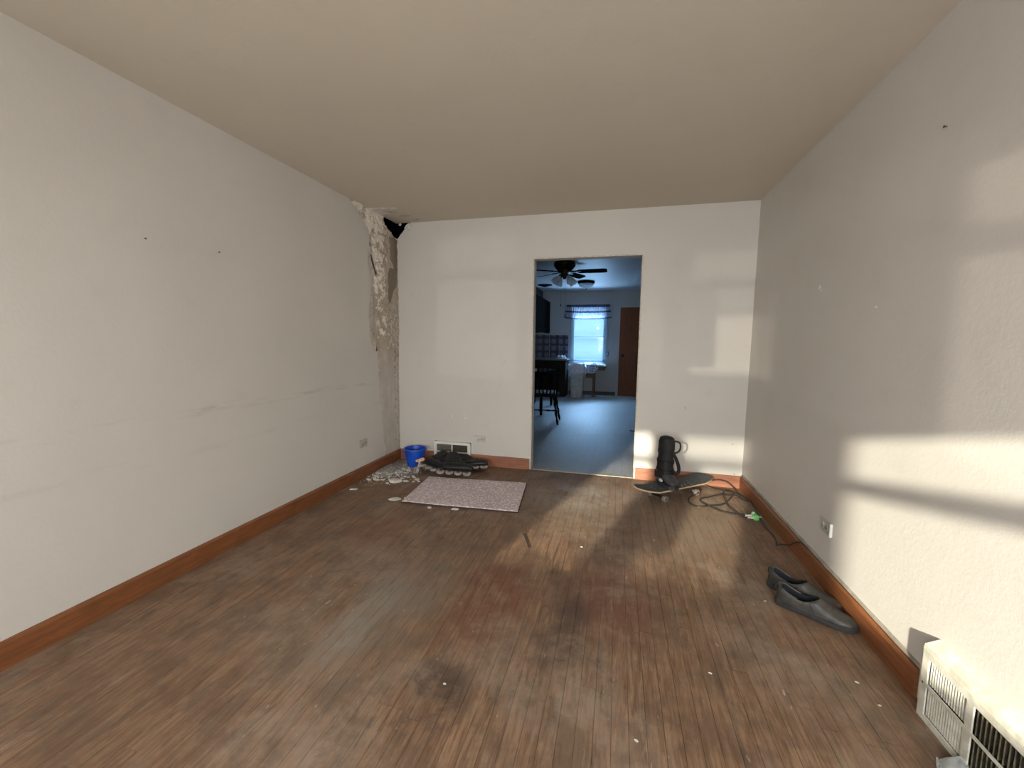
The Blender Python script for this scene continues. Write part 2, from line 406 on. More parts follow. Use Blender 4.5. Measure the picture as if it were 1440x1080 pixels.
# unseen nets added to dim the sun through two windows; gathered strip blocks it
def netmat(name, tr):
    m, nt, bs = newmat(name); out = nt.nodes['Material Output']
    t = N(nt, 'ShaderNodeBsdfTransparent'); g = N(nt, 'ShaderNodeBsdfTranslucent'); g.inputs[0].default_value = (.7, .66, .58, 1)
    x = N(nt, 'ShaderNodeMixShader'); x.inputs[0].default_value = 1-tr; nt.links.new(t.outputs[0], x.inputs[1]); nt.links.new(g.outputs[0], x.inputs[2]); nt.links.new(x.outputs[0], out.inputs[0]); return m
for x0, x1, z0, z1, tr, lab in ((.56, 1.07, .80, 2.04, .74, 'thin unseen net added to dim the sun at the first front window'), (1.31, 1.87, 1.17, 2.04, .22, 'short dense unseen net added to dim the sun at the upper middle window'), (1.31, 1.87, .80, 1.165, .72, 'unseen lower net added to dim the sun at the middle front window')):
    m = MB(); m.grid(lambda u, v: (x0+(x1-x0)*u, FY+.03+.008*math.sin(u*60), z0+(z1-z0)*v), 90, 2)
    o = m.build('net_curtain', netmat('net_%d' % int(tr*100), tr), smooth=True); tag(o, lab, 'curtain')
o = MB(); o.grid(lambda u, v: (1.37+.16*u, FY+.06+.012*math.sin(u*30), .82+(1.40-.82)*v), 30, 2); tag(o.build('light_blocker_strip', M_BLIND, smooth=True), 'unseen gathered beige strip added to block light at the middle front window', 'curtain')  # unseen strip added to shape the light patch on the back wall
# void behind the broken corner, with lath; black colour paints in its shade
v = MB(); v.m = 0
v.box(-.50, D+.40, 2.0, .40, D+.42, 2.85); v.box(-.52, 3.3, 2.0, -.50, D+.4, 2.85)
v.box(-.52, 3.3, 2.83, .4, D+.42, 2.85); v.box(-.52, 3.3, 1.98, -WT-.001, D+.42, 2.0); v.box(-WT-.001, D+WT+.001, 1.98, .4, D+.42, 2.0); v.box(.4, D+WT+.001, 1.98, .42, D+.42, 2.85); v.box(-.52, 3.28, 1.98, -WT-.001, 3.3, 2.85); v.box(-WT-.001, 3.28, 2.541, .42, 3.3, 2.85); v.box(.4, 3.3, 2.541, .42, D+WT+.001, 2.85)
vo = v.build('wall_cavity', mat('cavity_shade', (.006, .005, .005), .95, spec=0)); struct(vo)
for k in range(5):
    MB().box(-.10, D+.06, 2.26+k*.042, .2, D+.068, 2.29+k*.042, c=.001).build('lath', bpy.data.materials['cavity_shade'], vo)

# floor: sub-floor and oak strips laid one by one
sub = struct(MB().box(-WT, FY-WT, -.06, W+WT, D+WT, -.0125).build('floor', M_FLOOR))
pw = .0571; n = int(W/pw)+1; pw = W/n
rnd = random.Random(3)
for i in range(n):
    x0, x1 = i*pw, (i+1)*pw; y = FY-rnd.random()*.6
    while y < D-.02:
        L = rnd.uniform(.75, 2.1); y0 = max(y, FY); y1 = min(y+L, D-.001)
        if D-y1 < .2: y1 = D-.001
        if y1-y0 > .03:
            g = .0004; dz = rnd.uniform(-.0005, .0004); tl = rnd.uniform(-.0003, .0003)
            a, b = x0+g, x1-g; c = .0007; m = MB()
            vs = [(a, y0+g, -.012), (b, y0+g, -.012), (b, y1-g, -.012), (a, y1-g, -.012),
                  (a, y0+g, dz-c), (b, y0+g, dz-c), (b, y1-g, dz-c), (a, y1-g, dz-c),
                  (a+c, y0+g+c, dz+tl), (b-c, y0+g+c, dz-tl), (b-c, y1-g-c, dz-tl), (a+c, y1-g-c, dz+tl)]
            m.add(vs, [(0, 1, 5, 4), (1, 2, 6, 5), (2, 3, 7, 6), (3, 0, 4, 7), (4, 5, 9, 8), (5, 6, 10, 9), (6, 7, 11, 10), (7, 4, 8, 11), (8, 9, 10, 11), (3, 2, 1, 0)])
            m.build('plank', M_FLOOR, sub)
        y = y1 if y1 >= D-.002 else y+L
# threshold strip in the doorway, kitchen floor, kitchen shell
struct(MB().box(DL, D+.0, -.012, DR, D+WT, -.001).build('trim_1', M_KFLOOR))
struct(MB().box(DL+.002, D+.002, -.002, DR-.002, D+.035, .006, c=.003).build('trim_2', mat('threshold_strip', (.42, .38, .30), .45)))
struct(MB().box(KX0-.6, D+WT, -.05, KX1+WT, KY+WT, -.001).build('kitchen_floor', M_KFLOOR))
KH = 2.47
struct(MB().box(KX0-WT, D+WT, KH, KX1+WT, KY+WT, KH+.1).build('kitchen_ceiling', M_KCEIL))
struct(MB().box(KX0-WT, D+WT, 0, KX0, KY+WT, KH).build('wall_kitchen_left', M_KWALL))
struct(MB().box(KX1, D+WT, 0, KX1+WT, KY+WT, KH).build('wall_kitchen_right', M_KWALL))
WX0, WX1, WZ0, WZ1 = 1.13, 1.95, .79, 1.98
k = MB(); k.box(KX0, KY, 0, WX0, KY+WT, KH); k.box(WX1, KY, 0, KX1, KY+WT, KH); k.box(WX0, KY, 0, WX1, KY+WT, WZ0); k.box(WX0, KY, WZ1, WX1, KY+WT, KH)
struct(k.build('wall_kitchen_far', M_KWALL))
struct(MB().box(1.1, KY-.015, 0, 2.2, KY, .09, c=.004).build('baseboard_kitchen', mat('grey_kickboard', (.13, .125, .12), .7)))
# soffit above cabinets, its shade painted as a dark colour
struct(MB().box(KX0, 7.2, 2.225, .42, KY, KH).build('trim_3', mat('soffit_shade', (.10, .105, .11), .7)))

# baseboards
def baseboard(name, m, pts, mat_, h=.108, t=.016, shoe=False):
    """profile swept from pts[0] to pts[1]; inward normal pts[2]"""
    a, b, nn = Vector(pts[0]), Vector(pts[1]), Vector(pts[2])
    prof = [(0, 0), (t, 0), (t, h-.012), (t-.004, h-.004), (t-.008, h), (0, h)]
    for k in (0,):
        m.rings([[p+nn*u+Vector((0, 0, z)) for u, z in prof] for p in (a, b)])
    return struct(m.build(name, mat_))
baseboard('baseboard_left', MB(), ((0, FY, 0), (0, D-.001, 0), (1, 0, 0)), M_BASEY)
baseboard('baseboard_right', MB(), ((W, 1.70, 0), (W, D-.001, 0), (-1, 0, 0)), M_BASEY)
baseboard('baseboard_right_front', MB(), ((W, FY, 0), (W, .95, 0), (-1, 0, 0)), M_BASEY)
baseboard('baseboard_back', MB(), ((.017, D, 0), (DL-.012, D, 0), (0, -1, 0)), M_BASEX)
baseboard('baseboard_back_right', MB(), ((DR+.012, D, 0), (W-.017, D, 0), (0, -1, 0)), M_BASEX)
# rough grey plaster ledge left above the right-hand baseboard
m = MB()
def ledge(u, v):
    y = 1.70+u*(D-1.72); w = .006+.004*noise.noise(Vector((y*9, 0, 0)))
    return (W-(w if v in (0.5,) else 0)-(.004 if v == 0.5 else 0)*(1), y, .107+v*.022+.003*noise.noise(Vector((y*14, v*3, 2))))
m.grid(ledge, 160, 2); struct(m.build('trim_4', mat('dusty_ledge', (.30, .27, .23), .9, obj=False, vs=20), smooth=True))
# plaster bead at the doorway's edges
m = MB()
for x in (DL, DR): m.box(x-.006, D-.004, .11 if x == DL else .10, x+.006, D+.002, DH+.005, c=.002)
m.box(DL, D-.004, DH-.006, DR, D+.002, DH+.006, c=.002)
struct(m.build('trim_5', mat('corner_bead', (.62, .57, .50), .6)))

# ------------------------------------------------------------------ damaged plaster on the left wall
def interp(t, tab):
    for (a, b), (c, d) in zip(tab, tab[1:]):
        if a <= t <= c: return b+(d-b)*(t-a)/(c-a)
    return tab[0][1] if t < tab[0][0] else tab[-1][1]
BORD = [(.10, 3.66), (.4, 3.60), (.8, 3.56), (1.14, 3.54), (1.2, 3.47), (1.30, 3.43), (1.5, 3.45), (1.68, 3.47), (1.76, 3.47), (1.9, 3.50), (2.0, 3.49), (2.1, 3.46), (2.2, 3.45), (2.28, 3.41), (2.34, 3.33), (2.38, 3.26), (2.41, 3.20), (2.44, 3.17)]
def inpoly(x, y, P):
    c = False; j = len(P)-1
    for i in range(len(P)):
        if (P[i][1] > y) != (P[j][1] > y) and x < (P[j][0]-P[i][0])*(y-P[i][1])/(P[j][1]-P[i][1])+P[i][0]: c = not c
        j = i
    return c
CR = [[(3.450, 2.055), (3.475, 2.04), (3.495, 2.00), (3.515, 1.96), (3.53, 1.915), (3.555, 1.885), (3.535, 1.865), (3.52, 1.88), (3.50, 1.92), (3.475, 1.955), (3.465, 2.0)],
      [(3.485, 1.68), (3.475, 1.63), (3.466, 1.56), (3.452, 1.50), (3.466, 1.505), (3.478, 1.57), (3.492, 1.64), (3.497, 1.68)],
      [(3.425, 1.325), (3.465, 1.32), (3.50, 1.24), (3.54, 1.16), (3.52, 1.15), (3.475, 1.22)],
      [(3.452, 2.155), (3.462, 2.13), (3.456, 2.10), (3.444, 2.12)]]
OLIVE = [(3.74, 1.92), (3.78, 1.98), (3.93, 1.98), (3.93, 1.90), (3.90, 1.80), (3.84, 1.74), (3.79, 1.64), (3.75, 1.62), (3.75, 1.76)]
BROWN = [(3.78, 2.28), (3.93, 2.29), (3.93, 1.98), (3.87, 1.96), (3.80, 2.06)]
HOLEP = [(3.94, 2.27), (3.86, 2.295), (3.80, 2.32), (3.74, 2.34), (3.695, 2.375), (3.68, 2.41), (3.66, 2.45), (3.94, 2.45)]
def fb(y, z, s, o=0): return noise.fractal(Vector((y*s, z*s, o)), 1, 2, 4)
def damage():
    NU, NV = 104, 300; y0, y1, z0, z1 = 3.14, D-.002, .108, H-.001
    cols = []
    def dm(y, z): return y - interp(z, BORD) - .030*noise.noise(Vector((y*14, z*14, 3.))) - .016*noise.noise(Vector((y*50, z*50, 1.)))
    def fn(u, v):
        y = y0+u*(y1-y0); z = z0+v*(z1-z0)
        e = dm(y, z); n1 = fb(y, z, 22); n2 = fb(y, z, 7, 5.)
        hi = min(1, max(0, (z-.9)/.6))
        h = .002+.006*max(0, min(1, e*12))+.006*n1*(.35+hi)+.010*max(0, n2)*hi
        c = [.44, .385, .32]
        c = [a*(1+.18*n2+.05*n1) for a in c]
        if z < 1.25:
            k = .93+.1*n2; t = max(0, min(1, (1.22-z)/.28+.25*n2)); c = [a*(1-t)+b*k*t for a, b in zip(c, (.56, .515, .465))]; h = h*(1-t)+t*(.0015+.002*max(0, n1))
            s = max(0, noise.noise(Vector((y*30, z*2.2, 9.)))); c = [a*(1+.22*s) for a in c]
            if y > 3.84 and fb(y, z, 26, 4.) > .22: c = [.27, .22, .17]; h -= .002
        band = abs(y-(3.565+.05*(2.3-z)*(z > 1.2)))
        wth = fb(y, z, 13, 7.)*.5+fb(y, z, 40, 2.)*.35
        if z > 1.28 and wth+.42*(band < .09)+.30*(z > 2.28) - (y > 3.73)*.35 - (z < 1.7)*.22 > .34:
            c = [.82, .77, .71]; h += .005
        if z > 2.22 and y < 3.64 and wth > -.18: c = [.78, .73, .66]
        if 1.18 < z < 1.55 and y > 3.70 and fb(y, z, 30, 8.) > .20: c = [.60, .55, .48]; h += .006
        if inpoly(y, z, OLIVE): c = [.20, .17, .13]; h = .004
        if inpoly(y, z, BROWN):
            t = max(0, min(1, (y-3.83)*12)); t *= .6+.4*noise.noise(Vector((y*5, z*5, 0))); c = [.24-.14*t, .19-.14*t, .15-.125*t]; h = .004
        for P in CR:
            if inpoly(y, z, P): c = [.022, .016, .009]; h = .0008  # shade inside the cracks painted near-black on a shallow dip
        cols.append((*[max(.01, q) for q in c], 1))
        return (h, y, z)
    def keep(u, v):
        y = y0+u*(y1-y0); z = z0+v*(z1-z0)
        if inpoly(y, z, HOLEP): return False
        if any(inpoly(y, z, P) for P in CR): return True
        return dm(y, z) > 0
    m = MB(); m.grid(fn, NU, NV, keep)
    mt, nt, bs = newmat('damaged_plaster'); a = N(nt, 'ShaderNodeVertexColor'); a.layer_name = 'dirt'
    g = nz(nt, pos(nt), 90, 4)
    nt.links.new(mix(nt, mr(nt, g, .4, .7, 0, .3), a.outputs[0], (.3, .26, .21)), bs.inputs['Base Color']); bs.inputs['Roughness'].default_value = .85
    bump(nt, bs, g, .4, .004)
    o = m.build('damaged_plaster', mt, wall_left, smooth=True, auto=50)
    at = o.data.color_attributes.new('dirt', 'FLOAT_COLOR', 'POINT')
    for i, c in enumerate(cols): at.data[i].color = c
    bm = bmesh.new(); bm.from_mesh(o.data); bmesh.ops.delete(bm, geom=[v for v in bm.verts if not v.link_faces], context='VERTS'); bm.to_mesh(o.data); bm.free()
damage()
def chip(mb, c, r, n=6, th=.004, M=None, seed=0, asp=1.0):
    q = random.Random(seed); a0 = q.random()*6
    poly = [(r*asp*q.uniform(.65, 1.1)*math.cos(a0+2*math.pi*i/n), r*q.uniform(.6, 1.1)*math.sin(a0+2*math.pi*i/n)) for i in range(n)]
    T = M if M else X(c, (q.uniform(-.15, .15), q.uniform(-.15, .15), q.random()*6))
    rs = [[T @ Vector((x*k, y*k, z)) for x, y in poly] for k, z in ((1, 0), (1, th*.7), (.86, th))]
    mb.rings(rs)
# lifted lips of plaster beside the cracks, flakes hanging round the hole
M_LIP = mat('peeling_paint', (.50, .45, .39), .7)
def lip(pts, w, out):
    m = MB(); pts = catmull([Vector(p) for p in pts], 5)
    rs = []
    for i, p in enumerate(pts):
        t = i/(len(pts)-1); s = math.sin(math.pi*t)
        rs.append([p+Vector((0, -w*s-.002, 0)), p+Vector((out*s*.55, -w*.45*s, 0)), p+Vector((out*s+.003, 0, 0)), p+Vector((out*s+.001, .001, 0)), p+Vector((out*s*.5, -w*.45*s, 0))])
    m.rings(rs); m.build('peeled_flake', M_LIP, wall_left, smooth=True)
lip([(.003, 3.440, 2.07), (.003, 3.455, 1.98), (.003, 3.495, 1.90), (.003, 3.52, 1.83), (.003, 3.49, 1.72)], .05, .007)
lip([(.003, 3.49, 1.72), (.003, 3.475, 1.62), (.003, 3.455, 1.50), (.003, 3.46, 1.40), (.003, 3.43, 1.33)], .04, .006)
lip([(.003, 3.43, 1.34), (.003, 3.48, 1.24), (.003, 3.50, 1.15)], .04, .016)
ci = bpy.data.objects['ceiling']
for i, (x, y, r, a) in enumerate([(.02, 3.45, .020, 1.6), (.12, 3.46, .020, 4.0), (.23, 3.475, .013, 2.6), (.05, 3.53, .035, 1.5), (.15, 3.58, .03, 2.4), (.25, 3.70, .025, 1.4), (.07, 3.60, .022, 3), (.20, 3.70, .03, 1.5), (.26, 3.83, .03, 1.6)]):
    m = MB(); chip(m, (x, y, H-.003), r, 7, -.004, seed=50+i, asp=a, M=X((x, y, H-.001), (random.uniform(-.1, .1), random.uniform(-.1, .1), .3*random.random())))
    m.build('ceiling_flake', M_CHIP if i in (0, 1, 2, 3, 6) else M_LIP, ci)
m = MB(); chip(m, (0, 0, 0), .04, 6, .004, seed=5, M=X((.135, D-.012, 2.395), (R(80), R(15), R(10)))); m.build('hanging_flake', M_CHIP, bpy.data.objects['wall_back'])
m = MB(); chip(m, (0, 0, 0), .02, 6, .004, seed=6, M=X((.175, D-.012, 2.425), (R(80), R(15), R(10)))); m.build('hanging_flake', M_CHIP, bpy.data.objects['wall_back'])
m = MB(); chip(m, (0, 0, 0), .02, 5, .004, seed=8, M=X((.06, D-.03, 2.42), (R(75), 0, 0))); m.build('hanging_flake', M_CHIP, bpy.data.objects['wall_back'])
# nicks and nails in the walls
def nick(par, loc, rot, r, seed, m_=None, asp=1.6):
    m = MB(); chip(m, loc, r, 6, .003, seed=seed, M=X(loc, rot), asp=asp); m.build('paint_nick', m_ or M_CHIP, par)
wr, wb = bpy.data.objects['wall_right'], bpy.data.objects['wall_back']
nick(wr, (W, 2.755, 1.591), (R(90), 0, R(-90)), .012, 1); nick(wr, (W, 2.74, 1.57), (R(90), 0, R(-90)), .009, 12)
nick(wr, (W, 2.189, 1.433), (R(90), 0, R(-90)), .007, 2); nick(wr, (W, 1.56, 2.0), (R(90), 0, R(-90)), .010, 22)
nick(wall_left, (0, 2.931, 2.35), (R(90), 0, R(90)), .018, 3, asp=.5)
nick(wb, (.586, D, .486), (R(90), 0, 0), .018, 4); nick(wb, (.734, D, .487), (R(90), .4, 0), .018, 5); nick(wb, (.54, D, .801), (R(90), 0, 0), .008, 6)
for k, (q, par) in enumerate((((0, 1.557, 1.736), wall_left), ((0, 1.942, 1.751), wall_left), ((W, 1.873, 2.034), wr), ((2.828, D, .689), wb), ((3.234, D, .388), wb), ((3.261, D, .121), wb))):
    d = Vector((1, 0, 0)) if q[0] == 0 else (Vector((-1, 0, 0)) if q[0] == W else Vector((0, -1, 0)))
    m = MB(); m.tube([Vector(q), Vector(q)+d*.010], .0018, 8, False); m.tube([Vector(q)+d*.008, Vector(q)+d*.010], .0042, 8, False)
    m.build('nail', M_HUB, par)

# ------------------------------------------------------------------ outlets
def outlet(loc, rotz, label, dirty=None):
    """long side horizontal, local x along wall, local -y into the room"""
    o = empty('electrical_outlet', loc, (0, 0, rotz)); tag(o, label, 'outlet')
    MB().box(-.0585, -.006, -.037, .0585, -.0001, .037, c=.003).build('cover_plate', dirty or M_WHITE, o)
    for s in (-1, 1):
        f = MB(); f.lathe([(.0165, .0), (.0165, .004), (.015, .005)], 20, X((s*.022, -.005, 0), (R(90), 0, 0))); r = f.build('receptacle', dirty or M_WHITE, o, smooth=True)
        m = MB()
        m.box(s*.022-.0045, -.0115, .004, s*.022+.0045, -.0098, .006); m.box(s*.022-.0045, -.0115, -.006, s*.022+.0045, -.0098, -.004)
        m.lathe([(.0026, 0), (.0026, .0018)], 8, X((s*.022+.009, -.0098, 0), (R(90), 0, 0)))
        m.build('slot', M_DARKV, r)
    MB().lathe([(.003, 0), (.003, .0015), (.001, .002)], 8, X((0, -.006, 0), (R(90), 0, 0))).build('screw', M_METAL, o)
    return o
M_BEIGEP = mat('beige_plate', (.50, .46, .41), .5)
outlet((.903, D, .268), 0, 'pale electrical outlet on the back wall right of the white register', mat('wall_white_plate', (.62, .60, .57), .5))
outlet((0, 3.275, .318), R(90), 'beige electrical outlet low on the left wall near the crumbling corner', M_BEIGEP)
o = outlet((W, 2.435, .318), R(-90), 'electrical outlet on the sunlit right wall above the shoes', mat('grey_plate', (.52, .50, .47), .5))
MB().box(.0585, -.013, -.036, .066, -.0001, .036, c=.002).build('sunlit_plate_edge', M_WHITE, o)  # raised edge; its sunlit brightness is put into the white colour

# ------------------------------------------------------------------ registers
o = empty('wall_register', (.61, D-.016, .02)); tag(o, 'white four-panel floor register leaning on the back wall behind the skates', 'register')
m = MB(); x0, x1, z0, z1 = -.20, .20, .0, .205
m.box(x0, -.02, z0, x0+.032, .014, z1, c=.003); m.box(x1-.032, -.02, z0, x1, .014, z1, c=.003)
m.box(x0, -.0205, z1-.028, x1, .0145, z1, c=.003); m.box(x0, -.0205, z0, x1, .0145, z0+.025, c=.003)
m.box(-.006, -.0195, z0, .006, .006, z1, c=.002); m.box(x0+.02, -.0198, .094, x1-.02, .006, .104, c=.002)
m.build('frame', M_WHITE, o)
MB().box(x0+.02, .002, z0+.02, x1-.02, .010, z1-.02).build('backing', M_DARKV, o)
M_MESHG = mat('dusty_grille', (.27, .25, .19), .8, vs=160, c2=(.10, .09, .07))
M_MESHD = mat('dark_grille', (.12, .10, .075), .8, vs=160, c2=(.06, .05, .04))
for (a, b, c, d, mt) in ((-.168, -.006, .104, .177, M_MESHG), (.006, .168, .104, .177, M_MESHD), (-.168, -.006, .025, .094, M_MESHD), (.006, .168, .025, .094, M_MESHD)):
    m = MB(); nb = 20
    for i in range(nb):
        xx = a+(b-a)*(i+.5)/nb; m.box(xx-.0022, -.012, c, xx+.0022, -.002, d)
    for zz in (c+(d-c)*.33, c+(d-c)*.66): m.box(a, -.010, zz-.001, b, -.004, zz+.001)
    m.build('grille', mt, o)
# large baseboard register on the right wall
o = empty('baseboard_register', (W, 1.625, 0)); tag(o, 'large cream enamel baseboard register with slotted grilles on the right wall', 'register')
RX, RH, RL = -.0445, .256, 1.0
m = MB()
m.rings([[Vector((RX, y, 0)), Vector((RX, y, RH-.012)), Vector((RX+.003, y, RH)), Vector((-.004, y, RH+.020)), Vector((-.0004, y, RH+.020)), Vector((-.0004, y, 0))] for y in (0, -.006)])
m.build('end_cap', M_REG, o)
m = MB()
m.rings([[Vector((RX-.001, y, RH-.014)), Vector((RX+.002, y, RH+.001)), Vector((-.004, y, RH+.022)), Vector((0, y, RH+.022)), Vector((0, y, RH+.016)), Vector((-.006, y, RH+.016)), Vector((RX+.004, y, RH-.006)), Vector((RX+.002, y, RH-.014))] for y in (.001, -RL)])
m.build('top_ledge', M_REG, o)
ybs = [0, -.028, -.185, -.212, -.60, -.625, -RL]; m = MB()
for a, b in ((0, -.030), (-.186, -.212), (-.60, -.63), (-RL+.03, -RL)): m.box(RX-.001, a, 0, RX+.004, b, RH-.013, c=.001)
m.box(RX-.0012, -.001, RH-.040, RX+.004, -RL, RH-.013, c=.001); m.box(RX-.0012, -.001, 0, RX+.004, -RL, .022, c=.001)
m.box(RX-.0022, -.001, .122, RX+.003, -RL, .133, c=.001)
m.build('front_frame', M_REG, o)
m = MB(); m.box(RX+.020, -.02, .02, RX+.022, -RL+.02, RH-.02); m.build('duct_backing', M_DARKV, o)
M_SLATD = mat('dirty_slat', (.13, .115, .075), .6, c2=(.05, .045, .03))
def slats(name, ya, yb, za, zb, n, w, mt, tilt=0, dep=.010):
    m = MB()
    for i in range(n):
        y = ya+(yb-ya)*(i+.5)/n
        m.box(-w/2, -dep/2, za, w/2, dep/2, zb, M=X((RX+.007, y, 0), (0, 0, R(90)+tilt)))
    m.build(name, mt, o)
slats('upper_grille', -.032, -.184, .136, RH-.043, 15, .0050, M_REG, .35, .006)
slats('lower_grille', -.032, -.184, .024, .119, 15, .0066, M_REG, .2, .006)
slats('upper_louvre', -.214, -.598, .136, RH-.043, 26, .003, M_SLATD, .5, .014)
slats('lower_louvre', -.214, -.598, .024, .119, 26, .003, M_SLATD, .5, .014)
slats('upper_grille', -.632, -.97, .136, RH-.043, 30, .0052, M_REG)
m = MB(); m.lathe([(.004, 0), (.0035, .0015)], 10, X((RX-.001, -.014, .127), (0, R(-90), 0))); m.build('screw', M_DARKV, o)

# ------------------------------------------------------------------ bucket
o = empty('bucket', (.275, 3.745, .001)); tag(o, 'empty blue plastic bucket in the left corner beside fallen plaster', 'bucket')
MB().lathe([(.072, 0), (.078, .002), (.104, .165), (.104, .172), (.101, .172), (.100, .165), (.074, .006), (.001, .005)], 40).build('body', M_BLUE, o, smooth=True)
MB().lathe([(.1035, .160), (.112, .161), (.114, .166), (.114, .173), (.112, .178), (.102, .178), (.1005, .172)], 40, cap0=False, cap1=False).build('rim', M_BLUE, o, smooth=True)
m = MB(); m.tube([(.113*math.cos(a), .113*math.sin(a)*1.0-.004*math.sin(a), .165-.055*math.sin(a)) for a in [R(x) for x in range(-180, 1, 15)]][::-1], .002, 6)
for s in (-1, 1): pass
bpy.data.meshes
m2 = MB(); m2.tube([(-.113, 0, .163), (-.108, -.045, .12), (-.075, -.088, .085), (0, -.112, .07), (.075, -.088, .085), (.108, -.045, .12), (.113, 0, .163)], .0022, 6); m2.build('handle', M_BLUE, o, smooth=True)

# ------------------------------------------------------------------ rug
o = empty('rug', (1.07, 3.12, 0)); tag(o, 'small pinkish speckled rug piece lying flat on the wood floor', 'rug')
P = [Vector(a)-Vector((1.07, 3.12, 0)) for a in ((.643, 2.813, 0), (1.556, 2.876, 0), (1.486, 3.492, 0), (.586, 3.41, 0))]
def rfn(z, inset=0.):
    def f(u, v):
        p = P[0].lerp(P[1], u).lerp(P[3].lerp(P[2], u), v); e = min(u, 1-u, v, 1-v)
        p += (Vector((0, 0, 0))-p)*inset
        w = .0016*noise.noise(Vector((u*5, v*5, 0)))+.0016
        edge = .003*noise.noise(Vector((u*25, v*25, 4)))*(1 if e < .01 else 0)
        return (p.x+edge, p.y+edge, z+w+.004*max(0, 1-min(u, v)*14)*(1 if u > .0 else 0)*max(0, 1-max(u, v)*2.5))
    return f
def slab(name, z0, z1, mt, inset=0.):
    m = MB(); nu, nv = 48, 32
    m.grid(rfn(z1, inset), nu, nv); m.grid(rfn(z0, inset), nu, nv)
    b = (nu+1)*(nv+1)
    ring = [i*(nv+1) for i in range(nu+1)]+[nu*(nv+1)+j for j in range(1, nv+1)]+[i*(nv+1)+nv for i in range(nu-1, -1, -1)]+[j for j in range(nv-1, 0, -1)]
    for a, c in zip(ring, ring[1:]+ring[:1]): m.f.append([a, c, c+b, a+b]); m.mi.append(0)
    return m.build(name, mt, o, smooth=True)
slab('pile', .009, .016, M_RUG); slab('backing', .001, .009, M_RUGB, -.010)  # backing spreads past the pile as a painted edge shadow

# ------------------------------------------------------------------ loft helper for rounded bodies
def ell(cx, cy, cz, a, b, ax='x', n=20, e=2.4, flat=None):
    """superellipse ring in plane perpendicular to ax; a = half width, b = half height"""
    out = []
    for k in range(n):
        t = 2*math.pi*k/n; c, s = math.cos(t), math.sin(t)
        u = a*math.copysign(abs(c)**(2/e), c); v = b*math.copysign(abs(s)**(2/e), s)
        if flat is not None: v = max(v, flat)
        out.append(Vector({'x': (cx, cy+u, cz+v), 'z': (cx+u, cy+v, cz), 'y': (cx+u, cy, cz+v)}[ax]))
    return out

# ------------------------------------------------------------------ inline skates (toe +x, wheels down, z=0 at the wheels' foot)
def make_skate(label):
    o = empty('inline_skate'); tag(o, label, 'inline skate', 'inline skates piled by the register')
    m = MB(); st = [(-.115, .115, .030, .040), (-.105, .118, .038, .052), (-.06, .120, .041, .056), (0, .112, .043, .048), (.06, .106, .047, .042), (.11, .103, .048, .038), (.145, .098, .040, .032), (.165, .094, .020, .020)]
    m.rings([ell(x, 0, z, a, b, 'x', 20, 2.6) for x, z, a, b in st]); m.build('boot_shell', M_BLKP, o, smooth=True)
    m = MB(); m.rings([ell(-.055-.010*i*.2, 0, .14+.028*i, .075-.002*i, .047+.001*i, 'z', 20, 2.3) for i in range(6)]); m.build('cuff', M_BLK, o, smooth=True)
    m = MB(); m.rings([ell(-.066, 0, .275+.012*i, .060-.003*i, .040-.002*i, 'z', 18, 2.2) for i in range(3)]); m.build('liner', M_BLK, o, smooth=True)
    m = MB(); m.rings([ell(.03, 0, .165, .035, .026, 'z', 14), ell(.0, 0, .215, .028, .028, 'z', 14), ell(-.012, 0, .262, .022, .030, 'z', 14)]); m.build('tongue', M_BLK, o, smooth=True)
    m = MB()
    for s in (-1, 1): m.prism([(-.135, .040), (.135, .040), (.150, .050), (.12, .072), (.10, .086), (-.10, .086), (-.125, .066)], s*.0135-.0015, s*.0135+.0015, X((0, 0, 0), (R(90), 0, 0)))
    m.box(-.095, -.022, .078, .12, .022, .088, c=.003); m.build('wheel_frame', M_BLKP, o)
    for x in (-.1215, -.0405, .0405, .1215):
        w = MB(); w.lathe([(.016, -.010), (.030, -.011), (.037, -.006), (.039, 0), (.037, .006), (.030, .011), (.016, .010)], 24, X((x, 0, .039), (R(90), 0, 0))); wo = w.build('wheel', M_WHEEL, o, smooth=True)
        MB().lathe([(.004, -.0125), (.016, -.0115), (.016, .0115), (.004, .0125)], 12, X((x, 0, .039), (R(90), 0, 0))).build('hub', M_HUB, wo)
    for x, z, w in ((.055, .135, .05), (-.015, .215, .052)):
        m = MB(); m.tube([(x, -w, z-.02), (x+.006, -w*.8, z+.012), (x+.014, 0, z+.024), (x+.006, w*.8, z+.012), (x, w, z-.02)], .007, 6); m.build('strap', M_BLK, o, smooth=True)
        MB().box(x-.012, w-.004, z-.014, x+.014, w+.006, z+.010, c=.003).build('buckle', M_SHINYBLK, o)
    m = MB(); m.box(-.165, -.018, .035, -.125, .018, .068, c=.008); m.build('brake_block', M_HUB, o)
    return o
sk = make_skate('black inline skate lying on its side at the rug edge with wheels toward the rug')
sk.location = (.825, 3.40, .058); sk.rotation_euler = (R(-70), R(2), R(7))
s2 = dup(sk); s2['label'] = 'black inline skate lying rightmost of the pile near the back baseboard'
s2.location = (.915, 3.64, .050); s2.rotation_euler = (R(-86), R(-2), R(20))
s3 = dup(sk); s3['label'] = 'black inline skate at the left of the pile beside the blue bucket'
s3.location = (.535, 3.50, .050); s3.rotation_euler = (R(-76), R(4), R(-24))
s4 = dup(sk); s4['label'] = 'black inline skate at the back of the pile in front of the white register'
s4.location = (.62, 3.70, .060); s4.rotation_euler = (R(-90), R(0), R(-14))
